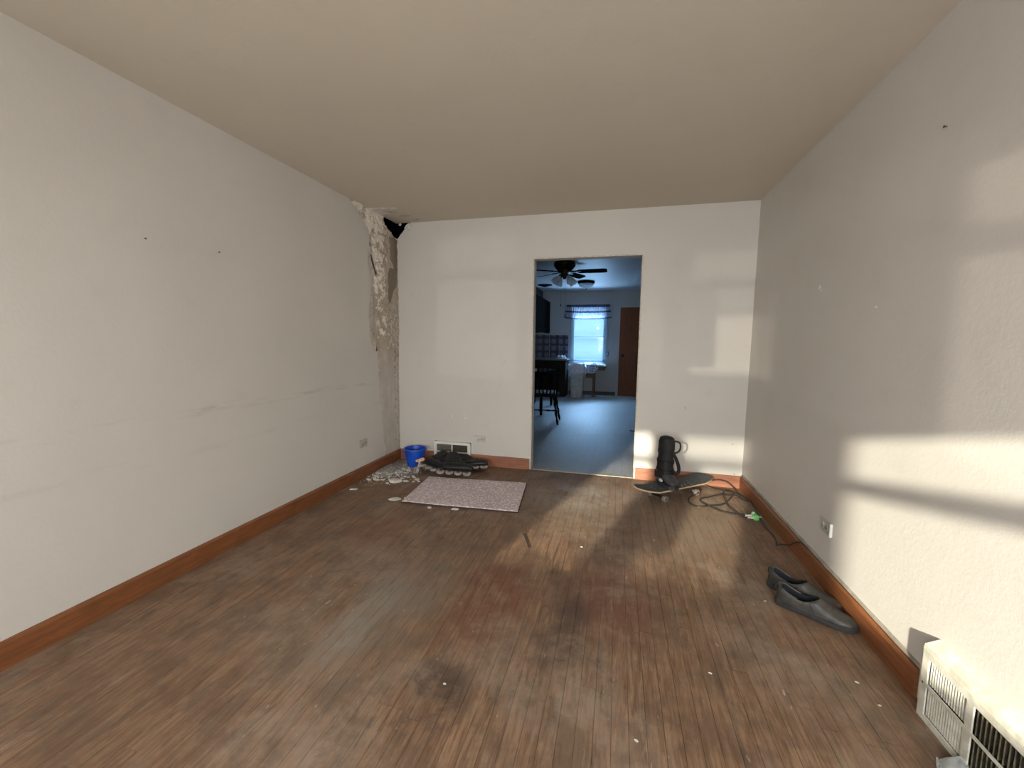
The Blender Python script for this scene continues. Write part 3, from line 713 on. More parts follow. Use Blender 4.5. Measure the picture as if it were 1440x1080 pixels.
# tan bracket and grey disc beside the left skate
o = empty('plastic_bracket', (.395, 3.63, .080), (R(75), R(-10), R(15))); tag(o, 'tan T-shaped plastic piece lying in front of the blue bucket', 'bracket')
MB().prism([(-.045, .02), (.03, .035), (.045, .012), (.018, -.002), (-.008, -.055), (-.035, -.06), (-.038, -.045), (-.020, -.012), (-.022, .0), (-.045, .002)], -.009, .009).build('bracket_body', M_TAN, o)
for q in ((-.02, .015), (.02, .018)): MB().lathe([(.004, .009), (.004, .0105)], 10, X((q[0], q[1], 0))).build('screw_hole', M_HUB, o)
o = empty('loose_wheel', (.415, 3.50, .034), (R(76), 0, R(-38))); tag(o, 'loose grey skate wheel leaning at the left end of the skates', 'wheel')
MB().lathe([(.016, -.012), (.030, -.012), (.033, -.004), (.033, .004), (.030, .012), (.016, .012)], 28).build('tyre', M_WHEELG, o, smooth=True)
MB().lathe([(.005, -.013), (.0158, -.0135), (.0158, .0135), (.005, .013)], 16).build('hub', mat('tan_hub', (.28, .17, .11), .5), o)

# ------------------------------------------------------------------ skateboard
SA = math.atan2(.29, .34)
o = empty('skateboard', (2.722, 3.578, 0), (0, 0, SA)); tag(o, 'worn skateboard with black grip tape under the tall black boot', 'skateboard')
def dz(u):
    a = abs(u)-.255
    return .095+.22*max(0, a)
def hw(u):
    a = abs(u)
    return .098 if a < .30 else .098*math.sqrt(max(0, 1-((a-.30)/.1003)**2.4))
def deck(z0, z1, k, name, mt):
    m = MB(); rs = []
    us = [-.4+.8*i/56 for i in range(57)]
    for u in us:
        w = max(.004, hw(u)*k); uu = u*(.2*k+.8) if k < 1 else u
        rs.append([Vector((uu, y, dz(u)+z0+.006*(y/.1)**2)) for y in (-w, -w*.5, 0, w*.5, w)]+[Vector((uu, y, dz(u)+z1+.006*(y/.1)**2)) for y in (w, w*.5, 0, -w*.5, -w)])
    m.rings(rs); return m.build(name, mt, o, smooth=True)
deck(-.011, 0, 1, 'deck', M_MAPLE); deck(.0002, .0016, .985, 'grip_tape', M_GRIP)
for s in (-1, 1):
    t = MB(); t.box(s*.20-.028, -.028, .069, s*.20+.028, .028, .0845, c=.003); t.box(s*.19-.014, -.014, .040, s*.19+.014, .014, .072, c=.004)
    t.tube([(s*.18, -.088, .031), (s*.18, .088, .031)], .006, 8, False); t.box(s*.18-.013, -.052, .022, s*.18+.013, .052, .043, c=.005)
    tr = t.build('truck', M_METAL if s > 0 else M_BLKP, o)
    for y in (-.078, .078):
        w = MB(); w.lathe([(.012, -.015), (.021, -.016), (.026, -.011), (.026, .011), (.021, .016), (.012, .015)], 24, X((s*.18, y, .0265), (R(90), 0, 0))); wo = w.build('wheel', mat('board_wheel', (.22, .19, .17), .5) if (s, y) == (-1, -.078) else bpy.data.materials['board_wheel'], o, smooth=True)
        MB().lathe([(.003, -.0165), (.012, -.0155), (.012, .0155), (.003, .0165)], 12, X((s*.18, y, .0265), (R(90), 0, 0))).build('bearing', M_HUB, wo)
    for a in (-.025, .025):
        for b in (-.02, .02): MB().lathe([(.0045, 0), (.0035, .0012)], 8, X((s*.20+a, b, .0966))).build('bolt', M_METAL, o)
# pale scuffed marks on the tape
for i, (u, y, l, a) in enumerate(((.02, -.07, .03, .3), (.035, -.05, .035, 1.0), (.06, -.062, .03, 1.1), (.09, -.03, .025, 1.2), (.13, -.07, .05, .1), (.0, -.085, .014, .2), (.15, -.02, .02, 1.4))):
    MB().box(-l/2, -.003, 0, l/2, .003, .0008, M=X((u, y, .0972+.006*(y/.1)**2), (0, 0, a))).build('scuff_mark', mat('scuff', (.33, .34, .36), .8) if i == 0 else bpy.data.materials['scuff'], o)

# ------------------------------------------------------------------ tall black boot standing on the board
o = empty('strapped_boot', (2.650, 3.535, .099), (0, 0, R(-66))); tag(o, 'tall black padded boot with hanging strap loops standing on the skateboard', 'boot')
def bl(st, name, mt, e=2.5):
    m = MB(); m.rings([ell(cx, cy, z, a, b, 'z', 24, e) for cx, cy, z, a, b in st]); return m.build(name, mt, o, smooth=True)
m = MB(); out = [(-.085, -.04), (-.05, -.052), (.02, -.048), (.08, -.056), (.125, -.045), (.145, 0), (.125, .045), (.08, .056), (.02, .048), (-.05, .052), (-.085, .04), (-.095, 0)]
m.prism(out, 0, .022); m.prism([(x*.96, y*.94) for x, y in out], .022, .030); m.build('sole', M_SOLE, o)
m = MB(); m.rings([ell(x, 0, z, a, b, 'x', 20, 2.4) for x, z, a, b in ((-.085, .065, .034, .034), (-.06, .075, .045, .044), (0, .085, .048, .052), (.05, .068, .048, .038), (.10, .056, .046, .026), (.132, .048, .030, .016))]); m.build('foot_shell', mat('charcoal_shell', (.055, .058, .065), .55), o, smooth=True)
bl([(-.02, 0, .07, .070, .056), (-.02, 0, .12, .072, .058), (-.018, 0, .19, .068, .056), (-.015, 0, .26, .062, .052), (-.012, 0, .30, .060, .050)], 'shaft', M_BLK)
bl([(-.012, 0, .290, .066, .056), (-.010, 0, .31, .068, .058), (-.010, 0, .36, .068, .057), (-.008, 0, .395, .058, .048), (-.006, 0, .405, .040, .034)], 'cuff', M_BLK)
for z, a in ((.12, .074), (.20, .070), (.28, .066)):
    m = MB(); m.rings([ell(-.016, 0, z+dz_, a+.004, a*.82+.003, 'z', 24, 2.5) for dz_ in (-.014, -.010, .010, .014)]); m.build('strap', M_BLKP, o, smooth=True)
m = MB(); m.tube([(.02, .055, .37), (.025, .095, .355), (.02, .105, .31), (.01, .09, .275), (-.01, .052, .262)], .0075, 6); m.build('upper_loop', M_BLK, o, smooth=True)
m = MB(); m.tube([(-.01, .050, .27), (0, .082, .22), (.005, .108, .15), (.005, .108, .105), (0, .085, .088), (-.005, .060, .12), (-.01, .050, .17)], .014, 8); m.build('lower_loop', M_BLK, o, smooth=True)
m = MB(); m.rings([ell(.02, -.0530, .050, .024*k, .014*k, 'y', 18, 2) if True else None for k in (1,)]+[ell(.02, -.060, .050, .023, .013, 'y', 18, 2)]); m.build('white_badge', M_WHITE, o)
bl([(-.075, -.035, .05, .022, .018), (-.075, -.035, .10, .022, .020), (-.07, -.03, .13, .012, .012)], 'heel_pad', M_BLK)

# ------------------------------------------------------------------ cables
def cable(name, pts, r, label, cat='cable', m_=M_CABLE):
    m = MB(); m.tube(pts, r, 8); o = m.build(name, m_, smooth=True); return tag(o, label, cat)
z = .007
cable('power_cable', [(2.975, 3.800, .052), (3.04, 3.872, .052), (3.10, 3.88, .070), (3.15, 3.88, .074), (3.20, 3.875, .060), (3.24, 3.84, .03), (3.262, 3.75, z), (3.285, 3.66, z), (3.292, 3.60, z),
   (3.26, 3.615, z), (3.21, 3.66, z+.008), (3.10, 3.64, z+.016), (3.00, 3.60, z), (2.94, 3.56, z), (2.915, 3.50, z), (2.945, 3.42, z), (2.97, 3.36, z+.008), (3.02, 3.32, z), (3.09, 3.285, z), (3.15, 3.265, z+.004), (3.185, 3.262, .012)], .0048,
   'black power cable coiled on the floor right of the skateboard, one loop up the baseboard').name = 'power_cable'
cable('thin_cable', [(2.93, 3.62, .03), (2.875, 3.60, z), (2.835, 3.53, z), (2.825, 3.43, z), (2.87, 3.355, z), (2.96, 3.37, z+.010), (3.06, 3.43, z+.008), (3.14, 3.55, z+.014), (3.20, 3.68, z+.014), (3.21, 3.77, z+.010), (3.17, 3.80, z), (3.13, 3.72, z), (3.105, 3.58, z+.02), (3.10, 3.42, z+.009), (3.115, 3.32, z+.012), (3.15, 3.25, z), (3.19, 3.236, .010)], .0040,
   'thinner dark cable looping around the coiled power cable by the green adapter')
cable('flat_cable', [(3.0, 3.83, .03), (3.07, 3.80, z+.01), (3.15, 3.745, z+.018), (3.23, 3.67, z+.02), (3.29, 3.57, z+.012), (3.296, 3.46, z), (3.285, 3.32, z), (3.27, 3.20, z), (3.262, 3.09, z), (3.27, 2.98, z), (3.262, 2.90, z), (3.243, 2.83, z), (3.27, 2.845, z+.002), (3.298, 2.80, .03), (3.298, 2.72, .085), (3.304, 2.66, .118), (3.305, 2.60, .122), (3.300, 2.56, .128)], .0042,
   'black cable running along the right baseboard and hooked over its top')
o = empty('green_adapter', (3.215, 3.238, .0), (0, 0, R(10))); tag(o, 'small bright green adapter with white plugs on the floor by the right baseboard', 'adapter')
MB().box(.005, -.028, .001, .040, .028, .036, c=.004).build('adapter_body', M_GREEN, o)
for y in (-.018, .018):
    MB().lathe([(.008, 0), (.008, .02), (.006, .022), (.006, .032), (.008, .034), (.008, .040)], 12, X((.006, y, .018), (0, R(-90), 0))).build('plug_connector', M_WHITE, o, smooth=True)
MB().lathe([(.004, 0), (.0035, .025), (.001, .034)], 10, X((.040, 0, .018), (0, R(90), 0))).build('tip', M_WHITE, o)
MB().lathe([(.010, 0), (.011, .006), (.007, .010)], 14, X((.020, .022, .035))).build('cap', M_WHITE, o, smooth=True)

# ------------------------------------------------------------------ shoes (toe +x)
def make_shoe(label):
    o = empty('slip_on_shoe'); tag(o, label, 'shoe', 'pair of slip-on shoes')
    # stations: x, half width, upper height, opening half width, inner floor
    st = [(-.150, .016, .060, 0, 0), (-.147, .027, .082, .0, 0), (-.138, .034, .090, .021, .035), (-.12, .039, .086, .030, .030), (-.095, .041, .074, .033, .028), (-.065, .042, .064, .034, .028),
          (-.035, .043, .064, .033, .028), (-.010, .044, .074, .030, .030), (.008, .045, .085, .022, .035), (.016, .045, .088, .010, .04), (.021, .046, .087, 0, 0), (.05, .048, .073, 0, 0), (.085, .050, .060, 0, 0), (.115, .048, .052, 0, 0), (.14, .040, .045, 0, 0), (.153, .026, .038, 0, 0), (.158, .011, .031, 0, 0)]
    m = MB(); rs = []
    for x, w, h, op, fl in st:
        half = []
        for k in range(8):
            t = k/7*math.pi/2
            yy = op+(w-op)*math.cos(t)**.7 if k < 7 else op; zz = .020+(h-.020)*math.sin(t)**.8
            half.append((yy, zz))
        if op > 0: half += [(op*.96, h-.004), (op*.94, h*.6), (op*.8, fl), (0, fl)]
        else: half += [(0, h), (0, h), (0, h), (0, h)]
        ring = [Vector((x, y, z)) for y, z in half]+[Vector((x, -y, z)) for y, z in half[::-1][1:]]
        rs.append(ring)
    m.rings(rs); up = m.build('upper', [M_SHOE, M_LINING], o, smooth=True, auto=55)
    for p in up.data.polygons:
        c = p.center
        n_ = p.normal
        if -.137 < c.x < .016 and (n_.y*c.y < -.0001 or (n_.z > .7 and c.z < .048) or (c.x < -.11 and n_.x > .3)): p.material_index = 1
    out = []
    for x, w in ((-.152, .012), (-.148, .024), (-.135, .035), (-.11, .041), (-.06, .040), (-.02, .039), (.02, .043), (.06, .049), (.10, .0505), (.13, .045), (.150, .033), (.161, .017), (.164, .0)): out.append((x, w))
    poly = out+[(x, -w) for x, w in out[::-1][1:]]
    m = MB(); rs = [[Vector((x*a, y*b, z)) for x, y in poly] for z, a, b in ((.0, .985, .98), (.004, 1.02, 1.10), (.018, 1.025, 1.13), (.024, 1.02, 1.12), (.0265, .995, 1.02))]; m.rings(rs); m.build('sole', M_SOLE, o, smooth=True)
    m = MB(); m.tube([(.05, -.040, .040), (.066, -.028, .062), (.070, 0, .0655), (.066, .028, .062), (.05, .040, .040)], .0016, 5); m.build('toe_seam', M_SOLE, o, smooth=True)
    for s in (-1, 1):
        m = MB(); m.tube([(-.012, s*.0315, .073), (-.006, s*.0445, .058), (.004, s*.0475, .036), (.014, s*.0475, .028)], .0022, 6); m.build('side_seam', M_SOLE, o, smooth=True)
    m = MB(); m.tube([(-.060, .0345, .064), (-.095, .0335, .0745), (-.122, .031, .087), (-.140, .020, .092), (-.147, 0, .091), (-.140, -.020, .092), (-.122, -.031, .087), (-.095, -.0335, .0745), (-.060, -.0345, .064)], .0042, 8); m.build('padded_collar', M_SHOE, o, smooth=True)
    m = MB(); m.tube([(-.146, 0, .050), (-.156, 0, .070), (-.152, 0, .090), (-.140, 0, .092), (-.134, 0, .074)], .0035, 6); m.build('pull_tab', M_SHOE, o, smooth=True)
    return o
sh = make_shoe('dusty dark grey slip-on shoe nearest the camera, resting beside its mate')
sh.location = (3.165, 2.125, .001); sh.rotation_euler = (0, 0, R(-31))
sh2 = dup(sh); sh2['label'] = 'dusty dark grey slip-on shoe wedged between its mate and the right baseboard'
sh2.location = (3.170, 2.268, .001); sh2.rotation_euler = (0, 0, R(-38))

# ------------------------------------------------------------------ loose things on the floor
o = MB(); o.tube([(1.660, 2.578, .006), (1.700, 2.48, .006), (1.744, 2.371, .006)], .0042, 6); o.tube([(1.646, 2.568, .007), (1.682, 2.580, .007)], .0045, 6, False)
tag(o.build('bent_nail', M_HUB, smooth=True), 'long dark bent nail lying on the floor boards below the rug', 'nail')
o = empty('paper_scrap', (3.250, 1.385, .0), (0, 0, R(-30))); tag(o, 'crumpled pale grey paper scrap at the foot of the large register', 'paper')
m = MB(); m.grid(lambda u, v: ((u-.5)*.10, (v-.5)*.09, .003+.040*max(0, 1-abs(u-.5)*2.4)*(v)+.006*noise.noise(Vector((u*6, v*6, 1)))), 14, 12); m.build('sheet', mat('pale_paper', (.42, .44, .44), .7), o, smooth=True)
def pchip(x, y, r, n, seed, label, asp=1.4, th=.008, m_=M_CHIP, rot=None):
    m = MB(); q = random.Random(seed); a0 = q.random()*6
    poly = [(r*asp*q.uniform(.75, 1.1)*math.cos(a0+2*math.pi*i/n), r*q.uniform(.7, 1.1)*math.sin(a0+2*math.pi*i/n)) for i in range(n)]
    m.rings([[Vector((a*k, b*k, zz)) for a, b in poly] for k, zz in ((.95, 0), (1, th*.5), (.9, th))])
    ob = m.build('plaster_chip', m_, loc=(x, y, .0012), rot=(0, 0, q.uniform(-.5, .5) if rot is None else rot)); tag(ob, label, 'plaster chip', 'plaster chips on the floor'); return ob
pchip(.105, 2.965, .022, 4, 1, 'small oblong white plaster chip alone by the left baseboard', 2.0, rot=.2)
pchip(.552, 2.865, .034, 7, 2, 'flat white plaster chip just left of the rug corner', 1.6)
pchip(.62, 2.905, .010, 5, 3, 'tiny white plaster crumb between the flat chip and the rug corner', 1.2)
pchip(.892, 2.783, .016, 5, 4, 'small white plaster chip at the near rug edge, left one', 1.2)
pchip(1.088, 2.810, .018, 4, 5, 'squarish white plaster chip at the near rug edge, right one', 1.8, rot=.05)
pchip(.345, 3.235, .042, 7, 6, 'largest pale grey plaster lump in front of the debris pile', 1.5, .022)
pchip(.275, 3.26, .018, 5, 7, 'white plaster chip directly left of the largest lump', 1.5)
pchip(.425, 3.275, .020, 5, 8, 'pointed white plaster chip directly right of the largest lump', 1.6)
pchip(.300, 3.175, .013, 5, 9, 'white plaster chip in front of the largest lump', 1.6)
pchip(.505, 3.34, .024, 6, 10, 'pale plaster chip near the far-left rug corner', 1.4)
pchip(.500, 3.275, .010, 5, 11, 'small plaster chip below the far-left rug corner, left one', 1.3)
pchip(.545, 3.29, .010, 5, 12, 'small plaster chip below the far-left rug corner, right one', 1.3)
rr = random.Random(11)
pts = []
for i in range(34):
    for _ in range(30):
        x = rr.uniform(.03, .46); y = rr.uniform(3.20, 3.66)
        if x < .05+(3.9-y)*.0 or (x-.275)**2+(y-3.745)**2 < .11**2 or x > .36+.1*(y < 3.45): continue
        if all((x-a)**2+(y-b)**2 > .030**2 for a, b in pts) and all((x-a)**2+(y-b)**2 > .06**2 for a, b in ((.345, 3.235), (.275, 3.26), (.425, 3.275), (.30, 3.175))): pts.append((x, y)); break
for i, (x, y) in enumerate(pts):
    ob = pchip(x, y, rr.uniform(.010, .019), rr.choice((4, 5, 6)), 100+i, 'small white plaster chip strewn in front of the blue bucket', rr.uniform(1, 1.9), rr.uniform(.004, .011)); ob['group'] = 'small chips strewn before the bucket'
# powder and crumbs: uncountable
m = MB(); rr = random.Random(5)
for i in range(1500):
    t = rr.random(); x = abs(rr.gauss(.17, .105))+.02; y = rr.gauss(3.50, .15)
    if x > .46 or y < 3.08 or y > 3.90 or (x-.275)**2+(y-3.745)**2 < .085**2: continue
    r = rr.uniform(.0015, .008); hh = .024*math.exp(-((x-.13)**2/.008+(y-3.55)**2/.02))
    a = rr.random()*6; mm = X((x, y, .001+hh*rr.random()), (rr.uniform(-.5, .5), rr.uniform(-.5, .5), a))
    m.add([mm @ Vector(q) for q in ((-r, -r*.6, 0), (r, -r*.5, 0), (r*.7, r*.8, 0), (-r*.6, r*.5, 0), (0, 0, r*.8))], [(0, 1, 4), (1, 2, 4), (2, 3, 4), (3, 0, 4), (3, 2, 1, 0)])
tag(m.build('plaster_debris', mat('plaster_crumbs', (.60, .58, .55), .95, vs=12, c2=(.34, .32, .30))), 'heap of crumbled grey-white plaster on the floor in the left corner', 'debris', kind='stuff')
m = MB(); 
def pile(u, v):
    x = .017+u*.36; y = 3.28+v*.60; e = math.exp(-((x-.12)**2/.012+(y-3.56)**2/.022))
    return (x, y, -.004+.030*e+.006*fb(x, y, 30)*(e+.15))
m.grid(pile, 44, 70, lambda u, v: pile(u, v)[2] > .0008 and (pile(u, v)[0]-.275)**2+(pile(u, v)[1]-3.745)**2 > .082**2)
tag(m.build('plaster_dust', mat('plaster_dust', (.36, .34, .32), .95, vs=45, c2=(.22, .19, .17), obj=False), smooth=True), 'low mound of grey plaster dust beneath the crumbs beside the left baseboard', 'dust', kind='stuff')
for i, (x, y, lab) in enumerate(((1.655, 1.309, 'tiny white chip on the dark floor stain near the camera'), (2.333, 1.263, 'pale elongated chip on the floor nearest the camera'), (2.057, 2.486, 'tiny white chip in the dark shadow band right of the bent nail'), (3.148, 1.717, 'small white chip left of the large register end'), (3.17, 1.62, 'tiny white chip close to the foot of the large register'), (2.98, 2.18, 'tiny white chip left of the nearer shoe'), (2.50, 2.70, 'small pale chip in the sun patch below the skateboard'), (2.62, 1.62, 'tiny pale chip on the brown boards left of the register'))):
    pchip(x, y, .0045, 5, 200+i, lab, 1.8, .003)

# ------------------------------------------------------------------ kitchen: window, valance
o = empty('window_4', ((WX0+WX1)/2, KY, WZ0)); struct(o)
w = (WX1-WX0)/2; hh = WZ1-WZ0
M_WF = mat('blue_white_frame', (.32, .48, .60), .4)
m = MB()
for s in (-1, 1): m.box(s*w, .02, 0, s*(w-.07), .09, hh)
m.box(-w, .02, 0, w, .09, .05); m.box(-w, .02, hh-.05, w, .09, hh); m.build('window_frame', M_WF, o)
MB().box(-w+.075, .03, .585, w-.07, .07, .615).build('meeting_rail', M_WF, o)
MB().box(-.02, .02, .610, .02, .05, .63, c=.004).build('sash_lock', M_METAL, o)
MB().box(-w+.075, .048, .05, w-.07, .052, .585).build('pane', M_PANE, o); MB().box(-w+.075, .053, .615, w-.07, .057, hh-.05).build('pane', M_PANE, o)
m = MB()
for s in (-1, 1): m.box(s*(w+.0), -.012, -.03, s*(w+.045), -.0002, hh+.05, c=.003)
m.build('window_casing', M_KWALL, o)
m = MB(); m.box(-w-.06, -.05, -.035, w+.06, 0, -.005, c=.004); m.build('window_sill', M_KWALL, o)
o = empty('plastic_window_film', ((WX0+WX1)/2, KY-.02, WZ0)); tag(o, 'crinkled clear plastic film taped over the kitchen window', 'plastic film')
m = MB()
def film(u, v):
    k = max(0, (1-v)-.35)
    cr = .028*k*noise.noise(Vector((u*6+v*5, v*4-u*3, 0)))+.018*k*abs(noise.noise(Vector((u*14+v*9, v*3, 3))))+.006*noise.noise(Vector((u*9, v*2, 8)))
    return ((u-.5)*2*(w+.02+.02*(1-v)), -.016-abs(cr)*1.4, -.06+v*(hh+.05))
m.grid(film, 60, 60); m.build('film_sheet', M_FILM, o, smooth=True)
m = MB(); m.lathe([(.022, 0), (.028, .0), (.028, .003), (.022, .003)], 16, X((.21, -.035, .80), (R(90), 0, 0))); m.build('sticker_ring', M_SHADEG, o)
o = empty('window_valance', ((WX0+WX1)/2-.03, KY-.05, 1.83)); tag(o, 'gathered blue and white kitchen window valance with dark trim', 'valance')
def val(z0, z1, y=0., fl=.0):
    def f(u, v):
        x = (u-.5)*2*(.50+.055*(1-(z0+(z1-z0)*v)/.31)); z = z0+(z1-z0)*v
        g = math.sin(u*2*math.pi*21+2*math.sin(u*9))*.012*(1-.3*v)
        return (x, -.02+g+y, z+.006*math.sin(u*2*math.pi*10.5)*(1 if z0 < .03 and v == 0 else .3)-.035*(1-4*(u-.5)**2)*(1-(z/.31)))
    return f
for nm, a, b, mt in (('trim_band', .0, .025, M_VALD), ('lower_frill', .025, .135, M_VAL), ('dotted_band', .135, .175, M_VALD), ('upper_frill', .175, .255, M_VAL), ('gathered_header', .255, .31, M_VALD)):
    m = MB(); m.grid(val(a, b), 252, 5); m.build(nm, mt, o, smooth=True)
m = MB(); m.tube([(-.56, .0, .30), (.56, .0, .30)], .008, 8, False); m.tube([(.56, 0, .30), (.56, .05, .30)], .008, 8, False); m.tube([(-.56, 0, .30), (-.56, .05, .30)], .008, 8, False); m.build('curtain_rod', M_METAL, o)
# door, cabinets
o = empty('door_1', (2.255, KY-.004, .0)); struct(o)
MB().box(0, -.035, .005, .80, 0, 2.07, c=.003).build('door_leaf', M_KDOOR, o)
m = MB(); m.lathe([(.012, 0), (.012, .03), (.028, .045), (.030, .06), (.022, .072), (.001, .076)], 20, X((.085, -.035, .955), (R(90), 0, 0))); m.build('door_knob', M_BRASS, o, smooth=True)
MB().lathe([(.034, 0), (.034, .006)], 20, X((.085, -.035, .955), (R(90), 0, 0))).build('knob_plate', M_BRASS, o)
o = empty('wall_outlet', (1.985, KY, .99)); tag(o, 'dark-edged light switch on the kitchen wall beside the window', 'switch')
MB().box(-.03, -.012, -.055, .03, -.0002, .055, c=.003).build('switch_plate', M_DARKV, o); MB().box(-.014, -.016, -.035, .014, -.0121, .035, c=.002).build('switch_face', M_WHITE, o)
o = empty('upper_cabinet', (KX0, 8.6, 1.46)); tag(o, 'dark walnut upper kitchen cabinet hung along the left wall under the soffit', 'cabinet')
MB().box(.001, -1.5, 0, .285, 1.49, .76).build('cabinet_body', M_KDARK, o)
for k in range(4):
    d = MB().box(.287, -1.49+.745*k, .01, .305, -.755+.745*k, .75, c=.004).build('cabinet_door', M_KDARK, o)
    MB().lathe([(.008, 0), (.012, .02), (.006, .024)], 12, X((.305, -.82+.745*k, .08), (0, R(90), 0))).build('knob', M_BRASS, d, smooth=True)
MB().box(.002, .6, -.012, .29, 1.49, -.002).build('light_strip', M_REG, o)
# tiled splashback: separate panels with grout gaps
sp = empty('tile_splashback', (0, KY, .88)); tag(sp, 'blue patterned tile panels above the kitchen counter left of the window', 'splashback')
for i, (a, b) in enumerate(((KX0+.004, .598), (.610, .84), (.846, 1.06))):
    for j in range(2): MB().box(a, -.012, j*.275, b, -.0003, j*.275+.270, c=.002).build('tile', M_TILE, sp)
for k in range(6): MB().box(KX0+.0003, -.02-.45*k-.445, .0, KX0+.012, -.02-.45*k, .545, c=.002).build('tile', M_TILE, sp)
MB().box(.6, -.018, 0, .608, -.0002, .56, c=.001).build('grout_trim', M_REG, sp)
MB().box(KX0+.02, -.02, .548, 1.065, -.0002, .558, c=.001).build('top_trim', M_REG, sp)
o = empty('base_cabinet', (.70, KY-.31, 0)); tag(o, 'dark wood base cabinet with worktop against the far kitchen wall', 'cabinet')
MB().box(-.395, -.29, .0, .38, .30, .835).build('cabinet_body', mat('brown_cabinet', (.014, .010, .006), .7, spec=.2), o)
MB().box(-.399, -.315, .836, .41, .305, .87, c=.004).build('worktop', mat('grey_worktop', (.20, .20, .21), .4), o)
for s in (0, 1): MB().box(-.385+s*.38, -.306, .06, -.02+s*.385, -.291, .80, c=.004).build('cabinet_door', mat('brown_door', (.020, .013, .008), .7, spec=.2) if s == 0 else bpy.data.materials['brown_door'], o)
# clutter on the worktop
o = empty('rag', (.93, KY-.33, .871)); tag(o, 'crumpled white patterned rag on the kitchen worktop', 'cloth')
def heap(sx, sy, h, s):
    def f(u, v):
        x, y = (u-.5)*2, (v-.5)*2; r = max(0, 1-x*x-y*y)
        return (x*sx, y*sy, h*(r**.5)*(.65+.7*abs(noise.noise(Vector((x*2.2+s, y*2.2, s)))))+.001)
    return f
m = MB(); m.grid(heap(.14, .12, .10, 3.), 24, 24, lambda u, v: (u-.5)**2+(v-.5)**2 < .245); m.build('cloth', M_CLOTH, o, smooth=True)

# dining table + chair
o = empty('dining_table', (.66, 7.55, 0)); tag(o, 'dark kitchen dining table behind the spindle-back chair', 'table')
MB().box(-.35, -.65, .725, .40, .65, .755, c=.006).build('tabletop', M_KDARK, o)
MB().box(-.28, -.58, .64, .33, .58, .724).build('apron', M_KDARK, o)
for x in (-.27, .32):
    for y in (-.57, .57): MB().lathe([(.022, 0), (.03, .2), (.02, .3), (.034, .5), (.034, .64)], 12, X((x, y, 0))).build('leg', M_KDARK, o, smooth=True)
o = empty('storage_box', (.80, 7.0, .7555), (0, 0, R(8))); tag(o, 'pale blue plastic box holding papers on the dark dining table', 'box')
m = MB(); m.rings([[Vector((sx*.10*k, sy*.075*k, zz)) for sx, sy in ((-1, -1), (1, -1), (1, 1), (-1, 1))] for k, zz in ((.85, 0), (1, .10), (.96, .10), (.82, .006))]); m.build('box_body', M_BAG, o)
o = empty('paper_stack', (.79, 7.0, .858), (R(4), R(-8), R(14))); tag(o, 'loose white papers lying across the pale box on the table', 'papers')
for k in range(3): MB().box(-.15+.01*k, -.10, .004*k, .15, .10-.01*k, .004*k+.002, M=X((0, 0, 0), (0, 0, .12*k))).build('sheet', M_WHITE, o)
def make_chair():
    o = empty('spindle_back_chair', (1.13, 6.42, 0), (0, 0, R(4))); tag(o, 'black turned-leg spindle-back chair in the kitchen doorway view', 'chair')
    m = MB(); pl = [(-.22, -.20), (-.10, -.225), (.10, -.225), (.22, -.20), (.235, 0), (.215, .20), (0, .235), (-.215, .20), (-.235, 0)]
    m.prism(pl, .425, .46); m.prism([(x*.95, y*.95) for x, y in pl], .46, .466); m.build('seat', M_CHAIR, o)
    m = MB(); m.box(-.19, -.14, .467, .19, .19, .485, c=.006); m.build('seat_glare', mat('seat_window_glare', (.30, .36, .50), .7, vs=60, c2=(.03, .04, .09)), o)  # window light on the seat, painted as blue patches on an added pad
    def turned(a, b, r=.018):
        m = MB(); m.tube([Vector(a).lerp(Vector(b), t/24) for t in range(25)], lambda t: r*(1+.28*math.sin(t*20)*(.15 < t < .85))*(1 if t > .08 else .8), 10, False); return m
    ft = {}
    for sx in (-1, 1):
        for sy in (-1, 1):
            a = (sx*.235, sy*.235, 0); b = (sx*.16, sy*.15, .43); ft[sx, sy] = (Vector(a), Vector(b)); turned(a, b).build('leg', M_CHAIR, o, smooth=True)
    for sx in (-1, 1): turned(ft[sx, -1][0].lerp(ft[sx, -1][1], .42), ft[sx, 1][0].lerp(ft[sx, 1][1], .42), .011).build('stretcher', M_CHAIR, o, smooth=True)
    turned(ft[-1, -1][0].lerp(ft[-1, -1][1], .50), ft[1, -1][0].lerp(ft[1, -1][1], .50), .012).build('stretcher', M_CHAIR, o, smooth=True)
    for k in range(7):
        x = -.165+.055*k; m = MB(); m.tube([(x, -.195, .45), (x*1.15, -.23, .68), (x*1.25, -.27, .90)], lambda t: .011-.003*t, 8); m.build('spindle', M_CHAIR, o, smooth=True)
    for s in (-1, 1): m = MB(); m.tube([(s*.205, -.18, .45), (s*.225, -.22, .68), (s*.24, -.265, .93)], .015, 8); m.build('back_post', M_CHAIR, o, smooth=True)
    m = MB(); m.rings([[Vector((x, -.268-.02*math.cos(x*6)-d, zz)) for d, zz in ((0, .86), (.022, .86), (.022, .965-.5*x*x), (0, .965-.5*x*x))] for x in [-.26+.52*i/16 for i in range(17)]]); m.build('crest_rail', M_CHAIR, o, smooth=True)
make_chair()
